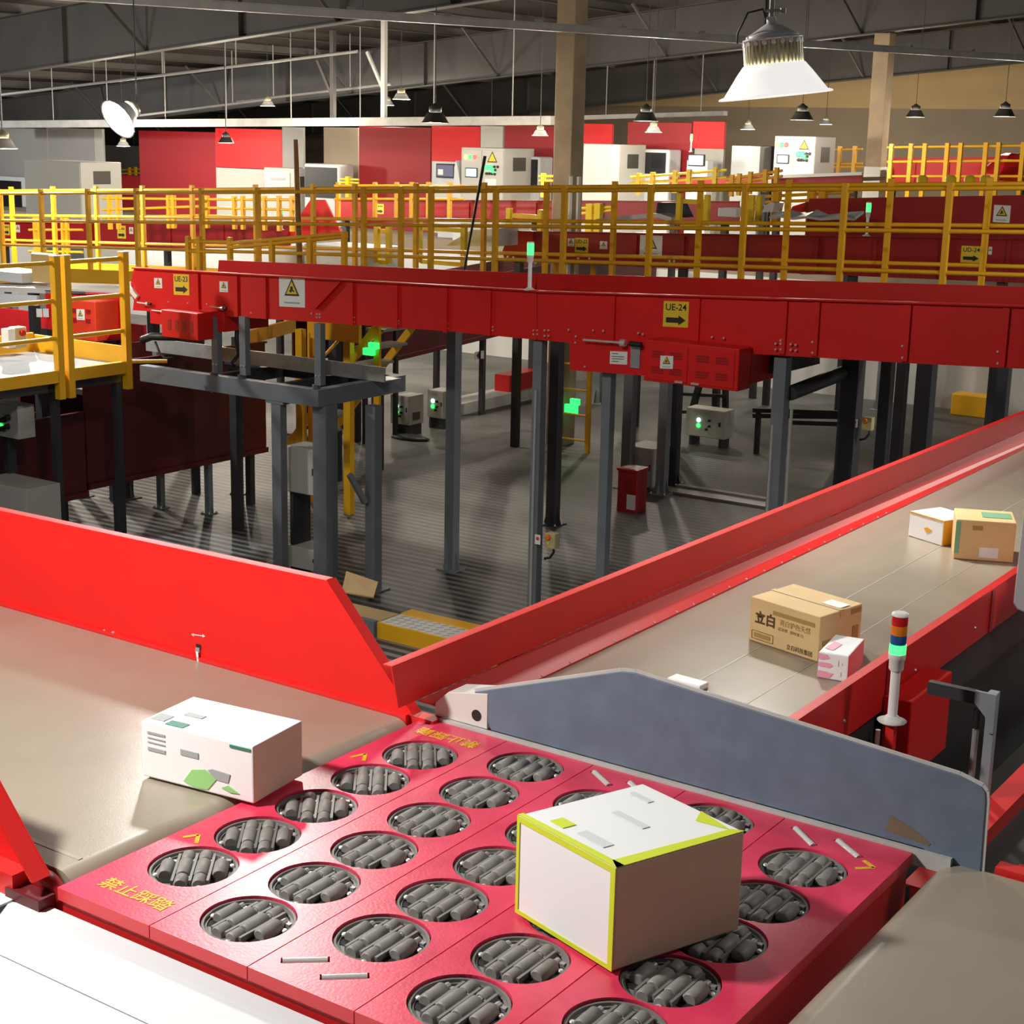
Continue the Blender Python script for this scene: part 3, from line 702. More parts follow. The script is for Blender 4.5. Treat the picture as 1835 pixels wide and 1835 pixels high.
# ================================================================== THE HALL: floor, walls, roof
struct(MB().m('floor').box(-60, 6, -4, 46, -.12, 0).build('floor'))
def sign_plate(parent, px, Y, mt='paper', name='sign', off=.004, lab=None):
    """px = (x0, y0, x1, y1) in the photograph; the sign lies in the plane Y"""
    x0, y0, x1, y1 = px
    a, b, c = PY(x0, y1, Y), PY(x1, y1+(x1-x0)*.05, Y), PY(x0, y0, Y)
    u = b-a; u.y = 0; v = V((0, 0, c.z-a.z))
    o = MB().m(mt).prism([a, a+u, a+u+v, a+v], (0, -off, 0)).build(name, parent, label=lab)
    n = V((0, -off-.0006, 0))
    return o, a+n, u, v
def arrow_sign(parent, px, Y, s, off=.004):
    o, a, u, v = sign_plate(parent, px, Y, 'sign_yellow', 'sign', off, f'yellow sign reading {s} above a black arrow' if s else 'yellow sign with a black arrow')
    if s: text(s, 'lettering', o, a+u*.5+v*.76, u, Z, v.length*.36, 'ink', .001, bold=.01, fit=u.length*.82)
    else:
        mb = MB().m('ink')
        for k in range(4): mb.bar(a+u*(.18+.18*k)+v*.76, a+u*(.29+.18*k)+v*.76, .001, v.length*.16)
        mb.build('print_lines', o)
    A = lambda p, q: a+u*p+v*q
    MB().m('ink').prism([A(.12, .17), A(.62, .17), A(.62, .08), A(.90, .27), A(.62, .46), A(.62, .37), A(.12, .37)], (0, -.001, 0)).build('arrow', o)
    return o
def warn_sign(parent, px, Y, off=.004, lines=True):
    o, a, u, v = sign_plate(parent, px, Y, 'paper', 'sign', off, 'white sign with a yellow warning triangle')
    s = min(u.length*.86, v.length*.62)
    tri_sign('triangle', o, a+u*.5+v*.60, u, Z, s)
    if lines:
        mb = MB().m('grey_print'); mb.bar(a+u*.2+v*.14, a+u*.8+v*.14, .001, v.length*.05); mb.build('print_lines', o)
    return o
def leg(parent, px, py, Y, w, ztop, plate=True, mt='steel', name='leg', z0=0., d=None):
    p = PY(px, py, Y); d = d or w
    mb = MB().m(mt).box(p.x-w/2, p.x+w/2, Y-d/2, Y+d/2, z0, ztop)
    if plate:
        mb.box(p.x-w, p.x+w, Y-d, Y+d, z0, z0+.014)
        for sx, sy in ((1, 0), (-1, 0), (0, 1), (0, -1)):
            q = V((p.x+sx*w/2, Y+sy*d/2, z0+.014)); mb.prism([q, q+V((sx*w*.42, sy*d*.42, 0)), q+V((0, 0, w*1.6))], V((sy, sx, 0))*.008)
    return mb.build(name, parent)
# ================================================================== UE conveyors
YU = 11.4; WU = 1.25
def incline(name, label, Y, W, tl, tr, br, bl, far=None, mt='red_paint', belt=True, ribs=(), ends=None, bed=True):
    """a conveyor running along X: near side panel between four photo points in the plane Y, far guard, belt"""
    P = [PY(*q, Y) for q in (tl, tr, br, bl)]
    t = thing(name, label, 'conveyor', ((P[0].x+P[1].x)/2, Y+W/2, 0))
    poly = [P[3], P[2], P[1], P[0]]
    if ends: poly = [PY(*q, Y) for q in ends]
    MB().m(mt).prism(poly, (0, .02, 0)).build('side_panel', t)
    mb = MB().m(mt); mb.bar(P[0]+V((0, .0, .0)), P[1], .07, .012); mb.build('panel_lip', t)
    if ribs:
        for x in ribs:
            f = (x-tl[0])/(tr[0]-tl[0])
            a = PY(x, tl[1]+(tr[1]-tl[1])*f+4, Y); b = PY(x, bl[1]+(br[1]-bl[1])*((x-bl[0])/(br[0]-bl[0]))-2, Y)
            MB().m(mt).box(a.x-.025, a.x+.025, Y-.022, Y, b.z, a.z).build('rib', t)
    if belt:
        o = V((0, .022, 0)); hgt = (P[0].z-P[3].z)
        a0, a1 = P[0]-Z*hgt*.25, P[1]-Z*hgt*.25
        MB().m('belt').prism([a0+o, a1+o, a1+o-Z*.06, a0+o-Z*.06], (0, W-.044, 0)).build('belt', t)
    if far:
        f = [PY(*q, Y+W) for q in far]
        MB().m(mt).prism([f[0], f[1], V((f[1].x, Y+W, P[2].z)), V((f[0].x-.06, Y+W, P[3].z))], (0, .02, 0)).build('far_guard', t)
    return t, P
TOPZ = lambda x: 481+(x-240)*.0568 if x < 962 else 522+(x-962)*.0288
# UE-23
t, P = incline('inclined_conveyor', 'red inclined conveyor on the left with the UE-23 arrow sign', YU, WU, (240, 480), (962, 521), (962, 609), (240, 556),
    far=((392, 466), (962, 490)), ribs=(354, 424, 475, 631, 711, 800, 878),
    ends=[(238, 556), (404, 567), (640, 582), (795, 593), (962, 609), (962, 521), (240, 480), (231, 522), (240, 538)])
# rib with diagonal
a, b = PY(612, 505, YU), PY(568, 552, YU); MB().m('red_paint').bar(a-V((0, .012, 0)), b-V((0, .012, 0)), .02, .05, (0, 1, 0)).build('brace', t)
arrow_sign(t, (312, 491, 340, 528), YU, 'UE-23'); warn_sign(t, (277, 498, 291, 516), YU); warn_sign(t, (394, 504, 409, 523), YU); warn_sign(t, (501, 496, 547, 549), YU)
a, b = PY(290, 603, YU-.25), PY(354, 562, YU-.25)
o = MB().m('red_paint').box(a.x, b.x, YU-.25, YU, a.z, b.z).build('drive_box', t, label='red slotted drive box', bevel=.008)
mb = MB().m('deep_red')
for k in range(4): x = a.x+(b.x-a.x)*(.18+.2*k); mb.box(x, x+(b.x-a.x)*.09, YU-.253, YU-.249, a.z+(b.z-a.z)*.28, a.z+(b.z-a.z)*.68)
split_build(mb, 'vent_slot', o)
a, b = PY(270, 600, YU-.03), PY(402, 560, YU-.03); MB().m('red_paint').box(a.x, b.x, YU-.03, YU+.6, a.z+.12, b.z).build('lower_panel', t)
for q0, q1 in (((246, 542), (262, 544)), ((272, 556), (290, 558)), ((376, 549), (396, 552))):
    a, b = PY(*q0, YU-.06), PY(*q1, YU-.06); mb = MB().m('chrome').tube(a, b, .008); mb.lathe([(.02, 0), (.02, .03)], b if q0[0] < 300 else b, 8, (1, 0, 0)); mb.m('black').tube(b, b+V((.07, 0, 0)), .014); mb.build('belt_tensioner', t)
mb = MB().m('bolt')
for q in ((302, 541), (337, 543), (371, 545), (450, 561), (558, 562), (568, 563), (573, 563), (568, 569), (573, 569), (634, 577), (634, 569), (714, 580), (714, 575), (802, 588), (802, 580), (883, 592), (883, 586), (956, 592), (963, 592), (956, 599), (963, 599)): mb.lathe([(.010, 0), (.007, .006)], PY(*q, YU-.001), 7, (0, -1, 0))
split_build(mb, 'bolt', t)
MB().m('paper').prism([PY(229, 505, YU-.03), PY(229, 520, YU-.03), PY(242, 536, YU-.03), PY(246, 530, YU-.03), PY(233, 514, YU-.03)], (0, .05, 0)).build('belt_nose', t)
for x, y in ((386, 585), (436, 585), (571, 600)):
    p = PY(x, y, YU-.02); zb = PY(x, {386: 668, 436: 672, 571: 690}[x], YU-.02).z
    mb = MB().m('steel').box(p.x-.04, p.x+.04, YU-.04, YU+.03, zb, PY(x, 570 if x < 500 else 583, YU).z+.02); mb.m('bolt')
    for s in (-.02, .02): mb.lathe([(.012, 0), (.008, .008)], (p.x+s, YU-.041, zb+.09), 7, (0, -1, 0))
    mb.m('galv').box(p.x-.05, p.x-.04, YU-.06, YU+.05, zb-.2, zb+.005); mb.build('leg', t)
for x, y in ((405, 575), (950, 600)): pass
p = PY(815, 600, YU+1.1); 
leg(t, 813, 700, 13.02-.25, .11, PY(813, 596, YU).z-.02)
# UE-24
t, P = incline('inclined_conveyor', 'long red inclined conveyor on the right with the UE-24 arrow sign', YU, WU, (963, 522), (1990, 553), (1990, 672), (963, 609),
    far=((963, 490), (1990, 518)), ribs=(1100, 1252, 1408, 1466, 1629, 1805),
    ends=[(963, 609), (1020, 614), (1345, 634), (1466, 641), (1629, 651), (1835, 661), (1990, 670), (1990, 554), (963, 522)])
arrow_sign(t, (1188, 539, 1233, 585), YU, 'UE-24')
o = MB().m('red_paint').prism([PY(1021, 612, YU-.02), PY(1021, 663, YU-.02), PY(1345, 688, YU-.02), PY(1348, 632, YU-.02)], (0, .5, 0)).build('lower_panel', t, label='lower red panel under the drive')
a, b = PY(1153, 682, YU-.24), PY(1326, 612, YU-.24)
z0, z1 = a.z, PY(1153, 608, YU-.24).z
o = MB().m('red_paint').box(a.x, b.x, YU-.24, YU-.02, z0, z1).build('drive_box', t, label='red drive box with louvred doors', bevel=.008)
def BX(s, q): return V((a.x+(b.x-a.x)*s, YU-.241, z0+(z1-z0)*q))
for s0, s1 in ((.03, .47), (.50, .96)):
    d = MB().m('red_paint').prism([BX(s0, .06), BX(s1, .06), BX(s1, .94), BX(s0, .94)], (0, -.006, 0)).build('door', o, bevel=.003)
    mb = MB().m('deep_red')
    for u0 in (.12, .56):
        for q0 in (.24, .62):
            for k in range(3):
                c = BX(s0+(s1-s0)*(u0+.16), q0+.06*k); mb.box(c.x-(b.x-a.x)*.065, c.x+(b.x-a.x)*.065, c.y-.009, c.y-.005, c.z-.006, c.z+.006)
    split_build(mb, 'louvre', d)
    c = BX(s0+(s1-s0)*(.82 if s0 < .2 else .14), .07); MB().m('bolt').box(c.x-.035, c.x+.035, c.y-.016, c.y-.006, c.z-.008, c.z+.008).build('handle', d)
warn_sign(o, (1183, 637, 1206, 660), YU-.248)
s_, a_, u, v = sign_plate(t, (1093, 629, 1124, 652), YU-.021, 'paper', 'label_plate', .004, 'white data label')
mb = MB().m('ink')
for q, w in ((.82, .35), (.6, .7), (.42, .7), (.22, .4)): mb.bar(a_+u*.12+v*q, a_+u*(.12+w)+v*q, .001, v.length*.05)
mb.build('print_lines', s_)
a, b = PY(1045, 609, YU-.07), PY(1112, 614, YU-.07)
mb = MB().m('chrome').tube(a, b, .010); mb.lathe([(.03, 0), (.03, .05)], b, 8, (1, 0, 0)); mb.m('black').tube(b+V((.09, 0, 0)), b+V((.2, 0, 0)), .022); mb.build('belt_tensioner', t)
a = PY(1138, 640, YU-.022); MB().m('galv').box(a.x-.04, a.x+.05, YU-.03, YU-.021, a.z-.09, a.z+.09).build('inspection_opening', t)
mb = MB().m('bolt')
for q in ((976, 592), (983, 592), (976, 602), (983, 602), (1019, 591), (1063, 592), (1081, 593), (1144, 597), (1152, 599), (1276, 604), (1297, 606), (1390, 616), (1399, 610), (1399, 616), (1390, 626), (1399, 626), (1417, 617), (1426, 618), (1417, 627), (1426, 628), (1456, 613), (1456, 632), (1617, 620), (1617, 641), (1788, 630), (1788, 651), (1032, 603), (1031, 614), (1048, 657), (1338, 630), (1337, 665)): mb.lathe([(.011, 0), (.008, .007)], PY(*q, YU-.022), 7, (0, -1, 0))
split_build(mb, 'bolt', t)
for q in ((968, 640, YU+.08, .09, 608), (1400, 700, YU+.08, .105, 638)): leg(t, q[0], q[1], q[2], q[3], PY(q[0], q[4], YU).z-.02)
for q in ((1091, 700, YU+.10, .085, 625),): leg(t, q[0], q[1], q[2], q[3], PY(q[0], q[4], YU).z-.02, mt='steel')
leg(t, 1527, 700, YU+WU-.08, .15, PY(1527, 646, YU).z-.02, mt='steel_dark')
a = PY(1420, 650, YU+.2); b = PY(1540, 655, YU+1.0)
MB().m('steel_dark').prism([PY(1349, 636, YU+.3), PY(1349, 672, YU+.3), PY(1405, 668, YU+.3), PY(1405, 640, YU+.3)], (0, .7, 0)).build('drive_tray', t)
a, b = PY(1415, 705, YU+.12), PY(1520, 665, YU+WU-.05); MB().m('steel_dark').tube(a, b, .06).build('cross_member', t)
# conduits and stop box on the near legs
p = PY(956, 740, YU+.0); t = thing('cable_conduit', 'white cable conduit running up the near post of the UE-24 conveyor', 'conduit', (p.x, YU, 0), 'white conduits on the posts')
MB().m('pipe_white').tube((p.x, YU+.03, 0), (p.x, YU+.03, PY(958, 700, YU).z), .012).build('pipe', t)
for x, sgn, nm in ((1385, 740, 'left'), (1417, 740, 'right')):
    p = PY(x, 760, YU+.03); t = thing('cable_conduit', f'white cable conduit on the {nm} side of the post near the branch conveyor', 'conduit', (p.x, YU, 0), 'white conduits on the posts')
    MB().m('pipe_white').tube((p.x, YU+.03, 0), (p.x, YU+.03, PY(x, 735 if nm == 'right' else 762, YU).z), .013).build('pipe', t)
def stop_box(px, py, Y, s, label):
    p = PY(px, py, Y); t = thing('stop_switch', label, 'switch box', (p.x, Y, p.z), 'yellow emergency stop boxes')
    MB().m('estop_yellow').box(p.x-s*.5, p.x+s*.5, Y-s*.4, Y+s*.4, p.z-s*.7, p.z+s*.6).build('housing', t, bevel=s*.06)
    MB().m('lens_orange').lathe([(s*.26, 0), (s*.26, s*.12), (s*.18, s*.18)], (p.x-s*.18, Y-s*.4, p.z+s*.25), 12, (0, -1, 0)).build('button', t)
    MB().m('sign_yellow').lathe([(s*.12, 0), (s*.12, s*.06)], (p.x-s*.15, Y-s*.4, p.z-s*.25), 10, (0, -1, 0)).build('indicator', t)
    mb = MB().m('black').pipe([(p.x+s*.15, Y, p.z-s*.7), (p.x+s*.15, Y, p.z-s*1.1), (p.x-s*.2, Y, p.z-s*1.6), (p.x-s*.75, Y, p.z-s*1.8)], s*.11); mb.build('cable', t)
    q = V((p.x-s*1.1, Y-.062, p.z-s*.05)); o = MB().m('paper').box(q.x-s*.28, q.x+s*.28, q.y-.003, q.y, q.z-s*.42, q.z+s*.42).build('sticker', t, label='white sticker with a red mark')
    MB().m('pink_side').lathe([(s*.16, 0), (s*.16, .002)], q+V((0, -.003, s*.08)), 12, (0, -1, 0)).build('mark', o)
stop_box(990, 967, YU+.08, .105, 'small yellow stop-switch box low on the near post of the UE-24 conveyor')
stop_box(1556, 758, YU+WU-.08, .085, 'small dark yellow stop-switch box on the wide dark post under the red conveyor')
# ================================================================== frame below UE-23
YF = YU-.02
t = thing('support_frame', 'grey steel frame carrying the short legs of the UE-23 conveyor', 'frame', (PY(450, 700, YF).x, YF+.6, 0))
a, b = PY(258, 672, YF), PY(577, 709, YF); hb = PY(400, 675, YF).z-PY(400, 704, YF).z
zf = (a.z+b.z)/2
MB().m('steel').box(a.x, b.x, YF-.055, YF+.055, zf-hb/2, zf+hb/2).build('front_beam', t)
y2 = PX(720, 672, b.x-.05).y
MB().m('steel').box(b.x-.11, b.x, YF+.056, y2, zf-hb/2, zf+hb/2).build('side_beam', t)
MB().m('steel_dark').box(a.x, b.x-.112, y2-.11, y2, zf-hb/2, zf+hb/2).build('rear_beam', t)
for f in (.35, .72): x = a.x+(b.x-a.x)*f; MB().m('steel_dark').box(x-.04, x+.04, YF+.056, y2-.112, zf-hb/2, zf+hb/2-.03).build('cross_beam', t)
p = PY(500, 760, YF); MB().m('steel').box(p.x-.06, p.x+.06, YF-.045, YF+.045, 0, zf-hb/2).box(p.x-.13, p.x+.1, YF-.05, YF+.05, zf-hb/2-.03, zf-hb/2).build('leg', t)
p = PX(603, 760, b.x-.055); 
mb = MB().m('steel').box(b.x-.14, b.x+.03, YF+.02, YF+.19, 0, zf-hb/2).build('leg', t)
p = PZ(632, 1068, 0); x = b.x+.16
mb = MB().m('steel').box(-9.66, -9.54, YF+.25, YF+.36, 0, zf-hb/2+.02); q = V((-9.60, YF+.30, .0))
mb.box(-9.72, -9.48, YF+.2, YF+.42, 0, .014); mb.bar((-9.62, YF+.20, .9), (-9.66, YF+.02, 1.2), .05, .05); mb.build('leg', t)
MB().m('steel_dark').box(a.x+.05, a.x+.15, y2-.1, y2, 0, zf-hb/2).build('leg', t)
a, b = PY(262, 603, YF+.75), PY(690, 650, YF+.75)
t = thing('cable_tray', 'galvanised cable tray running under the UE-23 conveyor', 'cable tray', ((a.x+b.x)/2, YF+.75, zf+hb/2))
MB().m('galv').box(a.x, b.x, YF+.74, YF+.76, zf+hb/2+.004, PY(480, 632, YF+.75).z).box(a.x, b.x, YF+.76, YF+1.0, zf+hb/2+.004, zf+hb/2+.016).build('tray', t)
# drive motor cable
t = thing('drive_cable', 'black cable looping below the drive box of the UE-23 conveyor', 'cable', PY(310, 610, YF-.1))
MB().m('black').pipe([PY(255, 609, YF-.1), PY(272, 603, YF-.1), PY(320, 604, YF-.1)], .04).pipe([PY(278, 612, YF-.1), PY(286, 632, YF-.1), PY(294, 641, YF-.1), PY(310, 641, YF-.1)], .012).build('hose', t)
t = thing('drive_cable', 'black cable hanging behind the two short legs of the UE-23 conveyor', 'cable', PY(422, 620, YF+.2))
MB().m('black').pipe([PY(425, 575, YF+.2), PY(424, 610, YF+.2), PY(428, 635, YF+.2), PY(416, 650, YF+.2), PY(420, 655, YF+.2)], .022).build('hose', t)
# white cabinets between the posts
def cabinet(label, p0, w, d, h, yaw=0., mt='cabinet', group='white switch cabinets on the floor', legs=.0, lamp=None, vent=False, name='switch_cabinet', handle=True, tri=False):
    """p0: near front corner at the left (x, y, z of the underside)"""
    x, y, z = p0; t = thing(name, label, 'cabinet', (x+w/2, y+d/2, z-legs), group)
    o = MB().m(mt).box(x, x+w, y, y+d, z, z+h).build('body', t, bevel=.006)
    dr = MB().m(mt).box(x+.02*w, x+.98*w, y-.012, y-.001, z+.02*h, z+.98*h).build('door', t, bevel=.003)
    if handle: MB().m('black').box(x+.86*w, x+.90*w, y-.024, y-.012, z+.45*h, z+.60*h).build('handle', dr)
    if tri: tri_sign('warning_mark', dr, (x+.6*w, y-.0125, z+.66*h), (1, 0, 0), Z, h*.2, False)
    if vent: MB().m('lamp_dark').box(x+w, x+w+.004, y+.25*d, y+.75*d, z+.15*h, z+.42*h).box(x-.004, x, y+.25*d, y+.75*d, z+.15*h, z+.42*h).build('vent', t)
    if lamp:
        for k, (s, q, m_) in enumerate(lamp):
            MB().m(m_).lathe([(h*.075, 0), (h*.075, .012), (h*.05, .022)], (x+s*w, y-.012, z+q*h), 12, (0, -1, 0)).build('indicator_lamp', dr, label='glowing '+('green' if 'green' in m_ else 'white')+' indicator')
        mb = MB().m('black')
        for s, q in ((.62, .62), (.62, .42), (.55, .30)): mb.lathe([(h*.045, 0), (h*.04, .03)], (x+s*w, y-.012, z+q*h), 10, (0, -1, 0))
        split_build(mb, 'knob', dr)
        MB().m('grey_print').box(x+.38*w, x+.62*w, y-.0135, y-.012, z+.84*h, z+.88*h).build('name_strip', dr)
    if legs:
        for sx in (.12, .88): MB().m('steel_dark').box(x+w*sx-.02, x+w*sx+.02, y+.02, y+d-.02, z-legs, z).build('leg', t)
    return t
p = PY(513, 880, YF+.12); q = PY(582, 806, YF+.12)
t = cabinet('white cabinet hung between two grey posts under the UE-23 frame', (p.x, YF+.12, p.z), .42, .3, q.z-p.z-.02, legs=p.z, group=None)
p = PY(515, 1045, YF+.12); q = PY(580, 990, YF+.12)
cabinet('white cabinet on the floor beneath the hung cabinet, low between two grey posts', (p.x, YF+.12, .12), .42, .3, q.z-.12, legs=.12, group=None)
p = PZ(-30, 935, 0)
p = PX(0, 925, -14.2)
t = cabinet('white cabinet with a warning triangle at the left margin above the red guard', (PY(0, 900, 9.4).x-.35, 9.4, .0), PY(48, 900, 9.4).x-PY(0, 900, 9.4).x+.35, .4, PY(20, 872, 9.4).z, group=None, tri=True)
p = PY(34, 788, 9.7)
t = thing('switch_panel_box', 'pale control box with knobs under the yellow platform at the left margin', 'control panel', (p.x-.3, 9.7, 0))
o = MB().m('cabinet').box(p.x-.55, p.x, 9.7, 9.9, p.z, PY(34, 729, 9.7).z).build('body', t, bevel=.006)
mb = MB().m('ink')
for a, b in ((8, 752), (16, 748), (6, 768), (15, 764)): mb.lathe([(.03, 0), (.025, .04)], PY(a, b, 9.695), 10, (0, -1, 0))
split_build(mb, 'knob', o); MB().m('led_green').lathe([(.03, 0), (.02, .02)], PY(2, 764, 9.695), 10, (0, -1, 0)).build('indicator_lamp', o)
MB().m('steel_dark').box(p.x-.3, p.x-.24, 9.75, 9.85, 0, p.z).build('stand', t)
LG = [(.36, .62, 'led_white'), (.36, .42, 'led_green')]
def floor_cab(x0, y0, x1, ytop, zb, label, d=.35, **k):
    """cabinet whose lower left corner is seen at (x0, y0) at height zb"""
    p = PZ(x0, y0, zb); w = PY(x1, y0, p.y).x-p.x; h = HT(p, x0, ytop)-zb
    return cabinet(label, (p.x, p.y, zb), w, d, h, legs=zb, **k)
floor_cab(700, 758, 733, 706, .16, 'white cabinet with glowing lamps, left of two side by side behind the frame', lamp=LG, vent=True)
floor_cab(766, 747, 795, 698, .16, 'white cabinet with glowing lamps, right of two side by side behind the frame', lamp=LG, vent=True)
floor_cab(1228, 779, 1298, 729, .14, 'grey-white cabinet with glowing lamps standing by itself under the UE-24 drive', lamp=[(.34, .60, 'led_white'), (.34, .40, 'led_green')], d=.3)
p = PZ(1105, 872, 0); cabinet('low white cabinet behind the red fire box', (p.x, p.y+.2, 0), .42, .5, HT(p, 1105, 802), group=None)
p = PZ(1140, 712, .5); cabinet('white cabinet hung high between posts behind the UE-24 lower panel', (p.x-.2, p.y, .9), .75, .3, .75, legs=.9, group=None)
# red fire extinguisher box
p = PZ(1105, 915, 0); w = .26; h = HT(p, 1107, 838)
t = thing('fire_box', 'red fire extinguisher box with a white label standing on the ribbed floor', 'fire box', (p.x+.13, p.y+.15, 0))
p.x += .0; MB().m('fire_red').box(p.x, p.x+w, p.y, p.y+.26, 0, h-.03).build('body', t, bevel=.006)
MB().m('fire_red').box(p.x-.015, p.x+w+.015, p.y-.015, p.y+.275, h-.03, h).build('lid', t, bevel=.004)
mb = MB().m('paper').box(p.x+.03, p.x+.11, p.y+.06, p.y+.2, h, h+.002).box(p.x+.13, p.x+.23, p.y+.04, p.y+.22, h, h+.002); mb.build('lid_label', t)
MB().m('paper').box(p.x+w*.52, p.x+w*.98, p.y-.003, p.y-.0005, .04, h*.42).build('white_label', t)
MB().m('deep_red').box(p.x+w*.5, p.x+w*.96, p.y-.008, p.y-.0005, h*.46, h*.78).build('window', t)
# walkway columns standing free on the floor
def column(px, py, label, w=.11, mt='steel_dark', ztop=2.3, z=0, group='grey steel posts under the walkway', Y=None):
    p = PZ(px, py, 0) if Y is None else PY(px, py, Y)
    t = thing('steel_post', label, 'post', (p.x, p.y, 0), group)
    mb = MB().m(mt).box(p.x-w/2, p.x+w/2, p.y-w/2, p.y+w/2, 0, ztop); mb.build('shaft', t)
    mb = MB().m(mt).box(p.x-w, p.x+w, p.y-w, p.y+w, 0, .014)
    for sx, sy in ((1, 0), (-1, 0), (0, 1), (0, -1)):
        q = V((p.x+sx*w/2, p.y+sy*w/2, .014)); mb.prism([q, q+V((sx*w*.45, sy*w*.45, 0)), q+V((0, 0, w*1.6))], V((sy, sx, 0))*.008)
    mb.m('bolt')
    for sx in (-1, 1):
        for sy in (-1, 1): mb.lathe([(.012, 0), (.008, .02)], (p.x+sx*w*.8, p.y+sy*w*.8, .014), 6)
    mb.build('base_plate', t)
    return t
column(990, 940, 'dark steel post right beside the near post with the white conduit', .12, ztop=2.62)
t = column(1185, 885, 'pale grey steel post with a broad base behind the red fire box', .12, 'steel_pale', ztop=2.62)
column(1126, 800, 'grey steel post rising right behind the red fire box', .13, 'steel', ztop=2.7, Y=17.35)
column(1207, 868, 'dark steel post immediately right of the pale post behind the fire box', .10, ztop=2.62)
column(1607, 800, 'slim dark post between the wide dark post and the far right posts', .10, ztop=2.75, Y=15.3)
column(1650, 800, 'broad dark post right of the slim dark post, beside the white wall', .16, ztop=2.75, Y=15.3)
column(1793, 740, 'dark post in front of the white wall beside the yellow kerb block', .12, ztop=2.8, Y=16.2)
column(1578, 735, 'blue-grey post with splayed foot in front of the white wall', .15, 'steel_pale', ztop=2.1)
column(225, 893, 'dark post with a finned foot under the left platform', .14, ztop=2.0)
column(289, 910, 'grey post, left of two slim posts on the ribbed floor under the platform', .07, 'steel', ztop=1.9)
column(375, 920, 'grey post, right of two slim posts on the ribbed floor under the platform', .07, 'steel', ztop=1.9)
column(428, 886, 'dark slim post behind the two grey posts under the platform', .08, ztop=1.95)
column(148, 880, 'dark post at left in the shade below the yellow platform', .10, ztop=1.9, Y=12.6)
column(40, 880, 'dark broad post at the left margin in the shade below the platform', .20, ztop=1.9, Y=11.8)
column(1071, 722, 'blue-grey post with splayed foot far back beside the yellow ladder', .15, 'steel_pale', ztop=2.1)
# floor details
t = thing('step_ramp', 'chequered step plate with yellow edges on the floor near the branch conveyor', 'step', PZ(800, 1130, 0))
a, b, c, d = PZ(728, 1140, .10), PZ(845, 1162, .10), PZ(880, 1128, .10), PZ(738, 1106, .10)
a, b = V((-8.62, 10.55, .14)), V((-7.35, 10.55, .14))
MB().m('paper').box(-8.6, -7.3, 10.55, 10.86, .02, .14).build('tread', t)
mb = MB().m('galv')
for k in range(14):
    for j in range(4): mb.bar((-8.55+k*.09, 10.58+j*.075, .1415), (-8.50+k*.09, 10.62+j*.075, .1415), .008, .003)
mb.build('tread_pattern', t)
MB().m('yellow').box(-8.6, -7.3, 10.862, 11.02, .02, .15).box(-8.6, -7.3, 10.52, 10.548, .0, .145).build('edge_board', t)
MB().m('steel').box(-8.55, -7.35, 10.56, 11.0, 0, .02).build('base', t)
t = thing('floor_trunking', 'grey cable trunking with a cardboard lid on the floor between post and step plate', 'trunking', (-9.3, 10.6, 0))
MB().m('steel').box(-10.4, -8.62, 10.50, 10.56, 0, .15).build('side', t); MB().m('cardboard').box(-10.4, -8.62, 10.562, 10.85, .10, .14).build('lid', t)
t = thing('cardboard_sheet', 'crumpled cardboard sheet lying against the wide grey post', 'cardboard', PZ(618, 1050, 0))
p = PZ(612, 1062, .15); MB().m('cardboard').prism([p, p+V((.35, .05, .0)), p+V((.28, .2, .1)), p+V((-.06, .14, .16))], (0, 0, .012)).build('sheet', t)
a, b = PZ(1215, 875, 0), PZ(1382, 906, 0)
t = thing('floor_pipe', 'white pipe lying along the floor from the pale post to the conduit post', 'pipe', (a+b)/2)
MB().m('pipe_white').box(a.x, b.x, a.y-.05, a.y+.05, .0, .055).build('pipe', t)
t = thing('floor_kerb', 'pale concrete kerb under the white floor pipe', 'kerb', (-9.4, a.y-.25, 0))
MB().m('galv').box(-9.75, b.x+.2, a.y-.34, a.y-.08, 0, .03).build('kerb', t)
p = PZ(735, 786, 0); t = thing('dropped_bag', 'flat black bag lying on the floor before the two white cabinets', 'bag', p)
MB().m('black').lathe([(.32, 0), (.34, .02), (.2, .05), (.05, .07)], p, 14).build('bag', t); t.scale = (1.0, .55, 1)
p = PZ(1704, 742, 0); q = PZ(1778, 747, 0)
t = thing('kerb_block', 'yellow kerb block on the floor in front of the white wall', 'kerb', (p+q)/2)
MB().m('yellow').box(p.x, q.x, p.y-.05, p.y+.35, 0, .36).build('block', t, bevel=.02)
# yellow ladder and lit sign
pl = PZ(1052, 812, 0); zt_ = 3.0
t = thing('ladder', 'yellow vertical ladder rising from the floor beneath the UE-24 conveyor', 'ladder', (pl.x-.25, pl.y, 0))
wl = .62
for x in (pl.x-wl, pl.x): MB().m('yellow').box(x-.03, x+.03, pl.y-.03, pl.y+.03, 0, 2.75).build('side_rail', t)
for k in range(8): MB().m('yellow').tube((pl.x-wl+.03, pl.y, .17+k*.36), (pl.x-.03, pl.y, .17+k*.36), .016).build('rung', t)
p = PY(1027, 729, pl.y+.15); t = thing('indicator_sign', 'glowing green indicator box on the ladder beside the beige column', 'indicator', p, 'glowing green indicators')
MB().m('glow_exit').box(p.x-.13, p.x+.07, p.y-.03, p.y+.03, p.z-.10, p.z+.03).box(p.x-.04, p.x+.1, p.y-.03, p.y+.03, p.z+.03, p.z+.12).build('lens', t); MB().m('black').box(p.x-.02, p.x+.02, p.y+.03, p.y+.12, p.z-.05, p.z+.05).build('bracket', t)
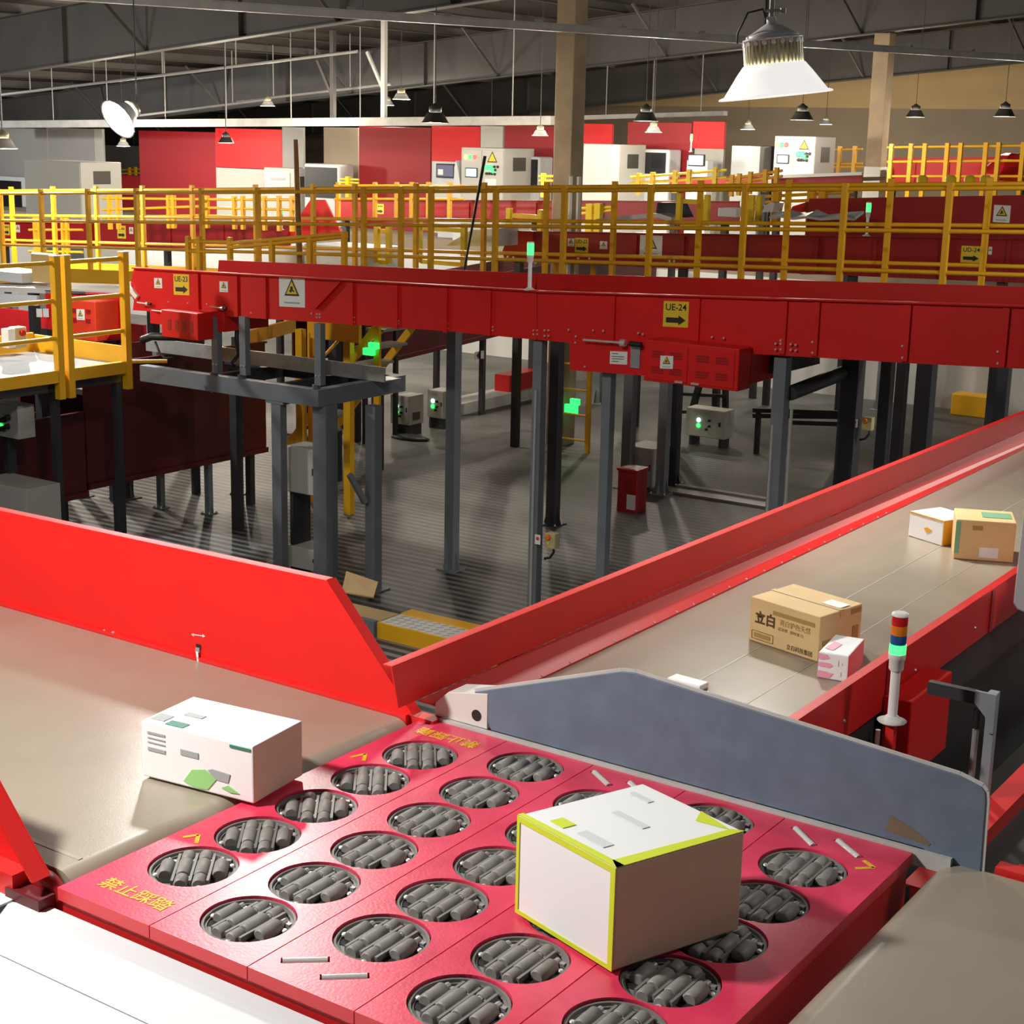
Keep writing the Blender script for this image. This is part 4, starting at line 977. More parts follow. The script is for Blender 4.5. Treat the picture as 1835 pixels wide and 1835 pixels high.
# yellow stairs behind the frame
Ys = 14.2
t = thing('stairs', 'yellow steel stairs rising behind the UE-23 support frame', 'stairs', PY(620, 760, Ys))
for dy in (0, .75):
    a, b = PY(515, 800, Ys), PY(690, 565, Ys); o = V((0, dy, 0)); MB().m('yellow').bar(a+o, b+o, .03, .09).build('stringer', t)
    for k, (x0, y0, x1, y1) in enumerate(((550, 700, 600, 620), (640, 590, 690, 520))): pass
    a, b = PY(518, 720, Ys), PY(668, 560, Ys); MB().m('yellow').tube(a+o+Z*.1, b+o+Z*.1, .02).build('handrail', t)
a, b = PY(515, 800, Ys), PY(690, 565, Ys)
for k in range(7): q = a.lerp(b, .08+k*.135); MB().m('galv').box(q.x-.13, q.x+.13, Ys+.02, Ys+.73, q.z-.01, q.z+.02).build('tread', t)
for x in (562, 680): p = PY(x, 700, Ys); q = PY(x, 595, Ys); MB().m('yellow').box(p.x-.04, p.x+.04, Ys-.06, Ys-.02, 0 if x == 562 else 1.2, q.z+.25).build('post', t)
p = PY(665, 629, Ys-.1); t = thing('indicator_sign', 'glowing green indicator box among the yellow stair rails', 'indicator', p, 'glowing green indicators')
MB().m('glow_exit').box(p.x-.10, p.x+.04, p.y-.03, p.y+.03, p.z-.05, p.z+.03).box(p.x-.02, p.x+.1, p.y-.03, p.y+.03, p.z+.03, p.z+.1).build('lens', t)
# ================================================================== yellow platform on the left
XP = -12.0
zp = PX(113, 662, XP).z
t = thing('yellow_platform', 'yellow steel platform with three-rail guard at the left margin', 'platform', (XP-1, 9.5, 0))
ya, yb, yc = PX(52, 600, XP).y-1.2, PX(113, 600, XP).y, PX(226, 600, XP).y
zr = [PX(113, 470, XP).z, PX(113, 538, XP).z, PX(113, 605, XP).z]
hb = PX(113, 660, XP).z-PX(113, 682, XP).z
for y, tw in ((yb-.06, 0), (yb+.06, 0), (yc, 0)):
    MB().m('yellow').box(XP-.035, XP+.035, y-.035, y+.035, zp-.28, zr[0]+.06).build('post', t)
    MB().m('paper').box(XP-.04, XP+.04, y-.04, y+.04, zr[0]+.06, zr[0]+.068).build('post_cap', t)
for z in zr:
    MB().m('yellow').tube((XP, 7.0, z), (XP, yb-.095, z), .022, 12).build('rail', t)
    MB().m('yellow').tube((XP, yb+.095, z), (XP, yc-.035, z), .022, 12).build('rail', t)
MB().m('yellow').box(XP-.03, XP+.03, 7.0, yb-.1, zp-hb, zp).box(XP-.03, XP+.03, yb+.1, yc-.04, zp-hb, zp).build('edge_beam', t)
MB().m('galv').box(XP-1.4, XP-.04, 7.0, yc, zp-.06, zp-.03).build('deck', t, label='pale steel deck plate')
MB().m('yellow').box(XP-1.43, XP-1.40, 7.0, yc, zp-.06, zp+.16).box(XP-1.4, XP-.05, yc+.002, yc+.03, zp-.06, zp+.14).build('toe_board', t)
MB().m('yellow').box(XP-.75, XP-.7, 7.0, yb-.45, zp-.03, zp+.14).build('toe_board', t)
for y in (yb-1.4, yb-.3):
    MB().m('yellow').box(XP-1.43, XP-1.36, y-.03, y+.03, zp-.05, zp+.75).build('post', t)
MB().m('yellow').bar((XP-1.40, 7.0, zp+.62), (XP-1.40, yb-.3, zp+.62), .03, .05).build('rail', t)
MB().m('yellow').tube((XP+.0, yc+.035, zp-.01), (XP+.25, yc+.3, zp-.01), .02).build('bracket', t)
for y in (7.4, yb, yc): MB().m('steel_dark').box(XP-.2, XP-.13, y-.035, y+.035, 0, zp-.06).build('leg', t)
MB().m('steel_dark').box(XP-1.3, XP-.09, 7.0, yc, zp-.22, zp-.062).build('under_beam', t)
for y in (7.4, yc-.05): MB().m('steel_dark').box(XP-1.3, XP-1.2, y-.05, y+.05, 0, zp-.22).build('leg', t)
p = PX(30, 603, XP-1.3); t = thing('stop_switch', 'small pale yellow stop-switch box on the rear rail of the left platform', 'switch box', p, 'yellow emergency stop boxes')
MB().m('estop_yellow').box(p.x-.06, p.x+.06, p.y-.06, p.y+.08, p.z-.12, p.z+.1).build('housing', t, bevel=.01); MB().m('paper').box(p.x-.05, p.x+.06, p.y-.15, p.y-.065, p.z-.1, p.z+.09).build('sticker', t)
MB().m('lens_red').lathe([(.035, 0), (.03, .03)], (p.x+.06, p.y+.02, p.z+.04), 12, (1, 0, 0)).build('button', t)
# red conveyor behind the platform with its white belt
YL = 12.6
t = thing('feeder_conveyor', 'red conveyor with a pale belt behind the yellow platform rail', 'conveyor', (PY(150, 560, YL).x, YL+.6, 0))
a, b, c, d = PY(-60, 512, YL), PY(232, 522, YL), PY(215, 560, YL), PY(-60, 548, YL)
MB().m('red_paint').prism([PY(80, 520, YL), PY(228, 526, YL), PY(222, 600, YL), PY(86, 590, YL)], (0, .02, 0)).build('side_panel', t)
MB().m('belt_pale').prism([a, b, b-Z*.06, a-Z*.06], (0, .9, 0)).build('belt', t, label='pale belt')
MB().m('film').prism([PY(-60, 522, YL-.05), PY(66, 530, YL-.05), PY(66, 548, YL-.05), PY(-60, 538, YL-.05)], (0, .04, 0)).build('white_panel', t)
a, b = PY(120, 606, YL-.35), PY(170, 541, YL-.35)
o = MB().m('orange_red').box(a.x, b.x, YL-.35, YL-.001, a.z, b.z).build('drive_box', t, bevel=.01)
mb = MB().m('deep_red')
for x0, x1, y0, y1 in ((127, 137, 553, 560), (154, 162, 555, 562), (127, 137, 570, 577), (154, 162, 572, 579)): p, q = PY(x0, y1, YL-.353), PY(x1, y0, YL-.353); mb.box(p.x, q.x, YL-.354, YL-.35, p.z, q.z)
split_build(mb, 'vent_slot', o); warn_sign(o, (138, 554, 152, 573), YL-.351)
for x in (66, 78): sign_plate(t, (x, 553, x+10, 568), YL-.02, 'paper', 'sticker')
MB().m('red_paint').prism([PY(130, 602, YL-.2), PY(196, 600, YL-.2), PY(190, 612, YL-.2), PY(150, 612, YL-.2)], (0, .3, 0)).build('chain_guard', t)
for x in (90, 200): leg(t, x, 700, YL+.1, .1, PY(x, 592, YL).z, False, 'steel_dark')
zc_ = PY(90, 508, YL+.3).z
p = PY(58, 508, YL+.25); q = PY(97, 505, YL+.25)
parcel('pale_carton', 'pale brown carton on the pale belt behind the left platform rail', (p.x, YL+.25, PY(70, 512, YL).z+.002), (-.25, .22), (q.x-p.x, .05), .34, 'cardboard', group='parcels on the belts', top='paper', face2='tape')
p = PY(-20, 518, YL+.3)
t = thing('sheet_bundle', 'speckled pale sheets lying on the pale belt at the left margin', 'sheets', (p.x, YL+.4, PY(20, 512, YL).z+.002), None)
MB().m('film').box(p.x-.3, PY(40, 518, YL+.3).x, YL+.3, YL+.8, PY(20, 512, YL).z+.001, PY(20, 512, YL).z+.12).build('sheets', t)
# dark red conveyor side in the shade below
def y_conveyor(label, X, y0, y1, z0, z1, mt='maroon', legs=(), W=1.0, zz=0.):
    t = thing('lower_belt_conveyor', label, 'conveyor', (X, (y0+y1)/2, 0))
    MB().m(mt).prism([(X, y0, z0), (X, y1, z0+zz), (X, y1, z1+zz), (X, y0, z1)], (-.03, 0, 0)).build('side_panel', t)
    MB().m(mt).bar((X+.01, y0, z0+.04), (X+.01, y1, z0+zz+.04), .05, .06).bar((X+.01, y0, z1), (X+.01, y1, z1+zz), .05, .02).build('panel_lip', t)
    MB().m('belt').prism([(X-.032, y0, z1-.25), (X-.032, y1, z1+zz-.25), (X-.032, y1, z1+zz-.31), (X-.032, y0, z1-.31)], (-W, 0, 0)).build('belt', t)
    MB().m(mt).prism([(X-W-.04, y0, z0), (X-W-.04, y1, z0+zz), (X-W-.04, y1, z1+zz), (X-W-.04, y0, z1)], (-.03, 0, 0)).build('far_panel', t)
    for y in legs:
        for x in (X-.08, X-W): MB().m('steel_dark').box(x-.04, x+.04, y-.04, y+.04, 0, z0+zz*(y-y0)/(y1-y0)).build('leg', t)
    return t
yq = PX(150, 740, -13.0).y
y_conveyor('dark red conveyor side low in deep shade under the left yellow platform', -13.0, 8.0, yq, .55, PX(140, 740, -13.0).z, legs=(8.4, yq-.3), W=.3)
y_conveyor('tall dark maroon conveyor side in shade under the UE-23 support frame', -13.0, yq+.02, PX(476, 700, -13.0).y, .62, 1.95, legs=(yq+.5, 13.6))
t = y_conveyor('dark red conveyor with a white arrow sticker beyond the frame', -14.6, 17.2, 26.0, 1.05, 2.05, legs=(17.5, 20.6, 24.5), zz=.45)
a, b = PX(850, 645, -14.59), PX(867, 628, -14.59); mb = MB().m('paper').box(-14.59, -14.585, a.y, b.y, a.z, b.z); o = mb.build('sticker', t)
c = (a+b)/2; MB().m('ink').prism([(-14.584, a.y+.12, c.z-.05), (-14.584, b.y-.1, c.z-.05), (-14.584, b.y-.1, c.z+.05), (-14.584, a.y+.12, c.z+.05)], (.002, 0, 0)).prism([(-14.584, a.y+.05, c.z), (-14.584, a.y+.16, c.z-.1), (-14.584, a.y+.16, c.z+.1)], (.002, 0, 0)).build('arrow', o)
# red cabinets seen through the gap below the platform
t = thing('notice_board', 'red board with white notices seen below the left platform', 'notice board', PY(95, 760, 16.5))
a, b = PY(42, 765, 16.5), PY(236, 690, 16.5); mb = MB().m('fire_red').box(a.x-1, b.x+.3, 16.5, 16.56, 1.5, PY(95, 660, 16.5).z); mb.build('board', t)
for x0, y0, x1, y1 in ((52, 705, 62, 730), (63, 708, 76, 732), (89, 730, 104, 745), (110, 726, 128, 742), (128, 695, 139, 715), (50, 736, 62, 752), (180, 690, 202, 712), (66, 738, 80, 752)):
    a, b = PY(x0, y1, 16.49), PY(x1, y0, 16.49); MB().m('paper').box(a.x, b.x, 16.49, 16.498, a.z, b.z).build('notice', t)
MB().m('steel_dark').box(PY(60, 700, 16.5).x, PY(60, 700, 16.5).x+.08, 16.5, 16.56, 0, 1.5).box(PY(220, 700, 16.5).x, PY(220, 700, 16.5).x+.08, 16.5, 16.56, 0, 1.5).build('leg', t)
# low walls, upper floor at the back
YB = 26.4
struct(MB().m('white_wall').box(-45, 5, YB, YB+.25, 0, 2.0).build('wall_middle'))
struct(MB().m('wall_lower').box(-58, 6, YB, 45, 2.0, 2.25).build('floor_upper'))

# clutter standing further back on the floor
t = thing('stair_landing', 'orange-yellow landing beams behind the short legs of the UE-23 conveyor', 'landing', (PY(540, 640, 14.0).x, 14.3, 0))
a, b = PY(443, 605, 13.7), PY(527, 583, 15.0)
MB().m('yellow').bar(a, b, .05, .16).build('edge_beam', t)
c, d = PY(558, 605, 13.9), PY(645, 585, 13.9)
MB().m('yellow').box(c.x, d.x, 13.88, 13.93, c.z, d.z+.02).build('edge_beam', t)
for x in (536, 622): p = PY(x, 640, 13.95); MB().m('yellow').box(p.x-.05, p.x+.05, 13.94, 14.02, 0, PY(x, 590, 13.95).z).build('post', t)
t = thing('steel_frame', 'black steel frame with a slanting bar behind the grey-white cabinet with lamps', 'frame', PY(1270, 770, 22.5))
for k, (p, q, w) in enumerate((((1232, 766), (1256, 680), .09), ((1300, 672), (1300, 770), .08), ((1225, 706), (1300, 710), .05), ((1222, 738), (1232, 738), .05), ((1222, 755), (1236, 755), .04))):
    MB().m('black').bar(PY(*p, 22.5), PY(*q, 22.5), w, w, (0, 1, 0)).build('bar', t)
t = thing('steel_frame', 'black low frame of parallel bars between the conduit post and the wide dark post', 'frame', PY(1470, 775, 20.5))
for p, q in (((1350, 735), (1510, 740)), ((1350, 745), (1510, 747)), ((1420, 757), (1512, 760))): MB().m('black').bar(PY(*p, 20.5), PY(*q, 20.5), .06, .06).build('bar', t)
for x in (1356, 1505): p = PY(x, 740, 20.5); MB().m('black').box(p.x-.03, p.x+.03, 20.53, 20.6, 0, p.z+.03).build('leg', t)
t = thing('floor_ledge', 'white ledge with a red box on it, far back between the two dark posts', 'ledge', PZ(880, 740, 0))
a, b = PZ(800, 742, 0), PZ(955, 708, 0); h = HT(a, 800, 722)
MB().m('white_wall').bar(V((a.x, a.y, h/2)), V((b.x, b.y, h/2)), .5, h).build('ledge', t)
m_ = a.lerp(b, .62); MB().m('red_paint').bar(V((m_.x, m_.y, h+.14)), V((b.x, b.y, h+.14)), .3, .28).build('red_box', t)
# ================================================================== walkway with two yellow guard rails
def lin(a, b, x): return a[1]+(b[1]-a[1])*(x-a[0])/(b[0]-a[0])
def guardrail(label, Y, rails, posts, pw=.055, foot=.42, span=(-30, 1880), mt='yellow', group='yellow guard rails of the walkway', top=.06, bottom=None):
    """rails: list of (left point, right point); posts: photo x of each post at its top"""
    a, b = rails[0]; xm = (span[0]+span[1])/2
    t = thing('guard_rail', label, 'railing', PY(xm, lin(*rails[-1], xm), Y)-Z*foot, group)
    for a, b in rails:
        p, q = PY(span[0], lin(a, b, span[0]), Y), PY(span[1], lin(a, b, span[1]), Y)
        MB().m(mt).tube(p, q, .022, 8).build('rail', t)
    for x in posts:
        p = PY(x, lin(*rails[0], x), Y); xx = x
        for _ in range(3):   # follow the plumb line down to the lowest rail
            q = PY(xx, lin(*rails[-1], xx), Y); xx += (p.x-q.x)*40
        zb = PY(xx, lin(*rails[-1], xx), Y).z-foot if bottom is None else bottom
        MB().m(mt).box(p.x-pw/2, p.x+pw/2, Y-pw/2, Y+pw/2, zb, p.z+top).build('post', t)
    return t
RB = [((0, 347), (1835, 337)), ((0, 395), (1835, 416)), ((0, 438), (1835, 493))]
RA = [((0, 342), (1835, 329)), ((0, 386), (1835, 405)), ((0, 430), (1835, 478))]
YWB, YWA = 15.2, 16.25
guardrail('nearer of the two long yellow guard rails along the walkway, behind the red UE conveyors', YWB, RB, (0, 73, 157, 244, 361, 462, 652, 719, 773, 889, 1012, 1167, 1336, 1515, 1703))
guardrail('farther of the two long yellow guard rails along the walkway, seen through the nearer one', YWA, RA, (20, 95, 172, 255, 344, 458, 561, 636, 746, 868, 980, 1102, 1256, 1414, 1597, 1774))
a, b = PY(-30, lin(*RB[2], -30), YWB)-Z*.44, PY(1880, lin(*RB[2], 1880), YWB)-Z*.44
t = thing('walkway', 'yellow-edged raised walkway between the two long guard rails', 'walkway', ((a.x+b.x)/2, 15.7, 0))
MB().m('galv').prism([a+V((0, .03, 0)), b+V((0, .03, 0)), b+V((0, .03, -.04)), a+V((0, .03, -.04))], (0, 1.0, 0)).build('deck', t)
for y in (YWB-.03, YWA-.0): MB().m('yellow').prism([V((a.x, y, a.z+.13)), V((b.x, y, b.z+.13)), V((b.x, y, b.z-.12)), V((a.x, y, a.z-.12))], (0, .03, 0)).build('edge_beam', t)
def wz(x): return a.z+(b.z-a.z)*(x-a.x)/(b.x-a.x)
for x in (-19, -16.5, -13.2, -6.2): 
    for y in (YWB+.1, YWA-.1): MB().m('steel_dark').box(x-.06, x+.06, y-.06, y+.06, 0, wz(x)-.06).build('leg', t)
# short rails and gate posts in front
guardrail('short low yellow rail in front of the walkway, above the UE-23 sign', 14.3, [((335, 432), (412, 434)), ((335, 450), (412, 452))], (337, 357, 412), span=(335, 414), foot=.5, group='short yellow rails')
t = guardrail('slanting yellow stair rail rising to the right in front of the walkway', 14.0, [((412, 444), (620, 424)), ((412, 436), (620, 418))], (487, 555, 617), span=(412, 622), foot=.75, group='short yellow rails', mt='yellow')
# signal towers further back
def far_tower(px, ybase, ytop, Y, label, colours=(), pole=.5):
    p = PY(px, ybase, Y); h = HT(p, px, ytop)-p.z
    return signal_tower(p, h, label, colours=colours, polefrac=pole, group='small signal lights')
far_tower(949, 520, 433, YU+.01, 'white-poled signal light glowing green on the red lip between UE-23 and UE-24', pole=.52)
far_tower(1553, 423, 362, 18.6, 'signal light glowing green on the red conveyor with the UD-24 sign', pole=.5)
far_tower(505, 412, 372, 19.6, 'slender white signal post behind the walkway rails, left of the bamboo pole', pole=.5)
far_tower(1238, 272, 240, 26.3, 'small signal light glowing green before the far red panels, right of the beige column', pole=.5)
# poles leaning on the rails
p, q = PY(538, 478, 15.4), PY(530, 250, 15.4)
t = thing('bamboo_pole', 'tall brown bamboo pole standing upright against the walkway rails', 'pole', V((p.x, 15.4, wz(p.x))))
MB().m('bamboo').tube(V((p.x, 15.4, wz(p.x)+.002)), q, .045, 10, .032).build('pole', t)
q = PY(869, 280, 15.15); p = PY(828, 486, 15.185); p.z = PY(800, lin(*RB[2], 800), YWB).z-.44+.16
t = thing('black_pole', 'thin black pole leaning at a slant against the walkway rails', 'pole', p)
MB().m('black').tube(p, q, .011, 8, .020).build('pole', t)
# ================================================================== UD conveyors and machines beyond the walkway
YD = 18.6
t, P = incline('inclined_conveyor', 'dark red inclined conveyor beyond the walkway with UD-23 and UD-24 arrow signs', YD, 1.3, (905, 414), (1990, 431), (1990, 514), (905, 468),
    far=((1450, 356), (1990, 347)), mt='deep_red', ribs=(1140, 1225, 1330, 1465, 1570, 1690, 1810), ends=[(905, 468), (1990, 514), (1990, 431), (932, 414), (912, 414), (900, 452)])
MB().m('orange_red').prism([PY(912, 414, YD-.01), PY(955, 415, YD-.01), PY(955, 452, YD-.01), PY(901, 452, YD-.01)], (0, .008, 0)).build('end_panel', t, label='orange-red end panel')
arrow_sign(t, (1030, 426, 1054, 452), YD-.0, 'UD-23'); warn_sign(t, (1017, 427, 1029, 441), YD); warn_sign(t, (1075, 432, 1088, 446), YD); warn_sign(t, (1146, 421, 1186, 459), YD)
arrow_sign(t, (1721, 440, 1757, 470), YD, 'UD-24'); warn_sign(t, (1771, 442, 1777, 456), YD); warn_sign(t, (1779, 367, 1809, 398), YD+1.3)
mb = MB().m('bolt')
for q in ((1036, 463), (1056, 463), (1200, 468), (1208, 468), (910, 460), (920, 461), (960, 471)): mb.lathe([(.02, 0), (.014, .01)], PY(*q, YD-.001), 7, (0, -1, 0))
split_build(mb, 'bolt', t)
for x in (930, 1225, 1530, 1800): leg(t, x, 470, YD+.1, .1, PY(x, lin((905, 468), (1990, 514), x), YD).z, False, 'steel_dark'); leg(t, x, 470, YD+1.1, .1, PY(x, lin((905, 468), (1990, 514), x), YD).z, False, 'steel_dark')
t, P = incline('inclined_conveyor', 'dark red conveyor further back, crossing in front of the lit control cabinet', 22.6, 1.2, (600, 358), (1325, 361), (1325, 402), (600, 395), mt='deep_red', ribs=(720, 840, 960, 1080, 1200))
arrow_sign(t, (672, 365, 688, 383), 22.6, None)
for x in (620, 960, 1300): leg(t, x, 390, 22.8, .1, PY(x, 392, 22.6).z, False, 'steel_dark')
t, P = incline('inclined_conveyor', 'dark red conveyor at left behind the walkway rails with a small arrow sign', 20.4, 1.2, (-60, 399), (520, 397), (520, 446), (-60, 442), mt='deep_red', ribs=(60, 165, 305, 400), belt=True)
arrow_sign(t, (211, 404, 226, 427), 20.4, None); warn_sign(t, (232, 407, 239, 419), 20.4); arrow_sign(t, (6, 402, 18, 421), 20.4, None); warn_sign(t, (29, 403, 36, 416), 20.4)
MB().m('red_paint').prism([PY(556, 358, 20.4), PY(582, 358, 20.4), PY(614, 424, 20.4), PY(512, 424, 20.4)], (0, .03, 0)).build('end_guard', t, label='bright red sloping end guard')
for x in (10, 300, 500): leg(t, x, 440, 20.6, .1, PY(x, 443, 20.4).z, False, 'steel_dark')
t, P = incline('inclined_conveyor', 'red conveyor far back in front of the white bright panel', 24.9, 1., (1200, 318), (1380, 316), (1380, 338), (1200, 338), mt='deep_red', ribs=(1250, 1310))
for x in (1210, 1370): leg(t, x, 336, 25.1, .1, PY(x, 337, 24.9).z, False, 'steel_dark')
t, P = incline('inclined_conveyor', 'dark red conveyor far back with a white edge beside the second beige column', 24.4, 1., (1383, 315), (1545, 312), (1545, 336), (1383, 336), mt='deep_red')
MB().m('paper').bar(PY(1380, 338, 24.36), PY(1380, 318, 24.36), .06, .03).bar(PY(1380, 317, 24.36), PY(1545, 311, 24.36), .03, .05).build('white_edge', t)
for x in (1395, 1530): leg(t, x, 336, 24.6, .1, PY(x, 337, 24.4).z, False, 'steel_dark')
t, P = incline('inclined_conveyor', 'red conveyor behind the far right yellow rail', 29.2, 1.2, (1590, 283), (1990, 281), (1990, 332), (1590, 330), mt='red_paint', ribs=(1640, 1700, 1760))
MB().m('paper').prism([PY(1588, 300, 29.1), PY(1596, 300, 29.1), PY(1598, 318, 29.1), PY(1590, 318, 29.1)], (0, .05, 0)).build('white_edge', t)
for x in (1600, 1830): leg(t, x, 330, 29.4, .1, PY(x, 331, 29.2).z, False, 'steel_dark', z0=2.25)
p = PY(1812, 312, 28.6); t = thing('red_hood', 'shiny pinkish red hood at the right margin below the far rail', 'hood', p-Z*.1)
MB().m('red_rail').lathe([(.62, -.1), (.60, .0), (.25, .32), (.12, .36)], p, 8, smooth=False).build('hood', t)
# yellow barrier hoops and trestles on the machines
def hoop(label, x0, y0, x1, y1, Y, rails=1, w=.07):
    a, b = PY(x0, y1, Y), PY(x1, y0, Y); t = thing('barrier_hoop', label, 'barrier', ((a.x+b.x)/2, Y, a.z), 'bright yellow barrier hoops')
    for x in (a.x, b.x): MB().m('yellow_hi').box(x-w/2, x+w/2, Y-w/2, Y+w/2, a.z, b.z).build('post', t)
    for k in range(rails): z = b.z-.1-(b.z-a.z)*.8*k; MB().m('yellow_hi').box(a.x+w/2, b.x-w/2, Y-.02, Y+.02, z-.03, z+.03).build('rail', t)
    return t
hoop('bright yellow hoop standing on the orange-red conveyor end, right of the black pole', 912, 376, 969, 413, 18.9)
hoop('bright yellow square hoop behind the walkway rail, right of the beige column', 1216, 349, 1268, 402, 19.4, 2)
hoop('bright yellow slanting trestle right of the square hoop behind the walkway rail', 1345, 350, 1361, 402, 19.4, 1)
hoop('yellow trestle behind the walkway, left of the two trestles before the white table', 676, 402, 697, 470, 17.6, 2)
hoop('yellow trestle behind the walkway, right of the two trestles before the white table', 751, 400, 832, 470, 17.7, 2)
for nm, x in (('nearest the second beige column', 1652), ('second from the second beige column', 1703), ('third from the second beige column', 1737), ('fourth from the second beige column', 1765)):
    p = PY(x, 333, 20.6); q = PY(x, 314, 20.6); t = thing('bollard', f'bright yellow bollard top above the walkway rail, {nm}', 'bollard', p, 'yellow bollards')
    MB().m('yellow_hi').lathe([(.07, 0), (.07, q.z-p.z-.03), (.04, q.z-p.z)], p, 12).build('bollard', t)
# white tables and covers seen through the rails
def block(name, label, cat, px, Y, d, mt, group=None, zb=None, bevel=.01, top=None):
    x0, y0, x1, y1 = px; a, b = PY(x0, y1, Y), PY(x1, y0, Y); z0 = a.z if zb is None else zb
    mb = MB().m(mt).box(a.x, b.x, Y, Y+d, z0, b.z); o = mb.build(name, bevel=bevel)
    return tag(o, label, cat, group)
for lab, x0, x1 in (('bright white table-like cover behind the rails left of the bamboo pole', 493, 535), ('bright white table-like cover behind the rails right of the bamboo pole', 545, 655)):
    a, b = PY(x0, 475, 17.4), PY(x1, 445, 17.4); t = thing('white_table', lab, 'table', ((a.x+b.x)/2, 17.8, 0))
    MB().m('white_sheet').box(a.x, b.x, 17.4, 18.2, a.z, b.z).build('table_top', t, bevel=.01)
    for x in (a.x+.05, b.x-.05):
        for y in (17.45, 18.15): MB().m('steel_dark').box(x-.03, x+.03, y-.03, y+.03, 0, a.z).build('leg', t)
t = thing('transfer_belt', 'pale curved transfer belt sloping down behind the walkway rails', 'belt', PY(880, 440, 18.0))
MB().m('film').prism([PY(845, 412, 18.), PY(885, 410, 18.), PY(884, 442, 18.), PY(800, 440, 18.), PY(815, 430, 18.)], (0, .6, 0)).build('cover', t)
block('white_carton', 'small white carton on the red conveyor behind the square yellow hoop', 'parcel', (1286, 374, 1320, 388), 19.2, .3, 'white_carton', 'parcels on the belts')
t = thing('curved_chute', 'white-lipped curved chute with a dark film cover behind the walkway rail', 'chute', PY(1190, 395, 19.6))
pts = [PY(*q, 19.6) for q in ((1078, 396), (1105, 392), (1160, 387), (1190, 386), (1212, 393))]
mb = MB().m('white_sheet')
for a, b in zip(pts[:-1], pts[1:]): mb.bar(a, b, .3, .06)
mb.build('lip', t)
MB().m('film_blue').prism([PY(1175, 385, 19.75), PY(1178, 363, 19.75), PY(1212, 363, 19.75), PY(1225, 390, 19.75)], (0, .3, 0)).build('film_cover', t)
t = thing('film_heap', 'crumpled clear film lying over the dark red conveyor behind the rails', 'film', PY(1450, 392, 18.9))
mb = MB().m('film'); random.seed(3)
base = [PY(x, y, 18.8) for x, y in ((1378, 388), (1400, 386), (1420, 390), (1445, 387), (1470, 391), (1500, 389), (1530, 391))]
for a, b in zip(base[:-1], base[1:]): mb.prism([a, b, b+V((0, .3, .03+random.random()*.05)), a+V((0, .3, .03+random.random()*.05))], (0, .02, -.03))
mb.build('film', t)
t = thing('curved_chute', 'small grey and red curved chute end beside the crumpled film', 'chute', PY(1385, 378, 20.))
MB().m('film').prism([PY(1366, 380, 20.), PY(1370, 368, 20.), PY(1382, 362, 20.), PY(1388, 364, 20.), PY(1384, 380, 20.)], (0, .3, 0)).build('cover', t)
MB().m('curtain_red').prism([PY(1414, 382, 20.), PY(1420, 370, 20.), PY(1445, 362, 20.), PY(1440, 380, 20.)], (0, .3, 0)).build('red_lining', t)
# ------------------------------------------------------------------ tall machine housings
ZF = 2.25; YM = 28.4
def panel(label, px, mt, Y=YM, d=.08, name='housing_panel', cat='panel', group=None, zb=ZF): return block(name, label, cat, px, Y, d, mt, group, zb)
panel('grey plastic curtain at the left margin of the far machines', (-40, 231, 84, 318), 'grey_curtain', name='plastic_curtain', cat='curtain', zb=None)
panel('pale grey plastic curtain above the tall grey cabinet', (85, 231, 171, 291), 'grey_curtain', name='plastic_curtain', cat='curtain', zb=None, Y=YM+.02)
panel('white frame post between the grey curtain and the far gap', (172, 231, 183, 340), 'cabinet', name='frame_post', cat='post')
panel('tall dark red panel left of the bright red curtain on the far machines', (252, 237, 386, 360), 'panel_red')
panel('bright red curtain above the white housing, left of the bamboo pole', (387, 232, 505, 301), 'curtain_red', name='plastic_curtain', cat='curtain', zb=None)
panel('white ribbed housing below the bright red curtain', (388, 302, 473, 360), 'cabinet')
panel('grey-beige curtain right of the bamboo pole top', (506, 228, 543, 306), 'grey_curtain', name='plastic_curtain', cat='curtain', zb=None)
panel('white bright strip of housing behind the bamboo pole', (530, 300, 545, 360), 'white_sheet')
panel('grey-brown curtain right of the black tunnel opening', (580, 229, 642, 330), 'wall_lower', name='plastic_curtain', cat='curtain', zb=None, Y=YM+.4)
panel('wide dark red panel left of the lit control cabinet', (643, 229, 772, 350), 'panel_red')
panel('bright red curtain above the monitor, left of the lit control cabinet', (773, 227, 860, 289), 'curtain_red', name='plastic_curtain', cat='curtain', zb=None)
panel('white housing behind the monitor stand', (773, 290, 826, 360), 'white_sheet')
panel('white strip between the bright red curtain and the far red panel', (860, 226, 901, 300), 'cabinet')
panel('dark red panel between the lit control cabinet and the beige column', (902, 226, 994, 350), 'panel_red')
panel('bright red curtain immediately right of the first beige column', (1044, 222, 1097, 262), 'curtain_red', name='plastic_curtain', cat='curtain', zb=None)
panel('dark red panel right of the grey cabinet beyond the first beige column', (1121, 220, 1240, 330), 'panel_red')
panel('bright red curtain farthest right among the far machines', (1240, 218, 1299, 266), 'curtain_red', name='plastic_curtain', cat='curtain', zb=None)
panel('grey slatted housing below the farthest right red curtain', (1242, 267, 1297, 320), 'cabinet_side')
panel('glaring white panel standing left of the far right control cabinet', (1308, 262, 1363, 330), 'white_sheet', d=.5)
panel('black tunnel gap between the white panel and the far right control cabinet', (1364, 262, 1392, 330), 'black', Y=YM+.5, name='tunnel_opening', cat='opening')
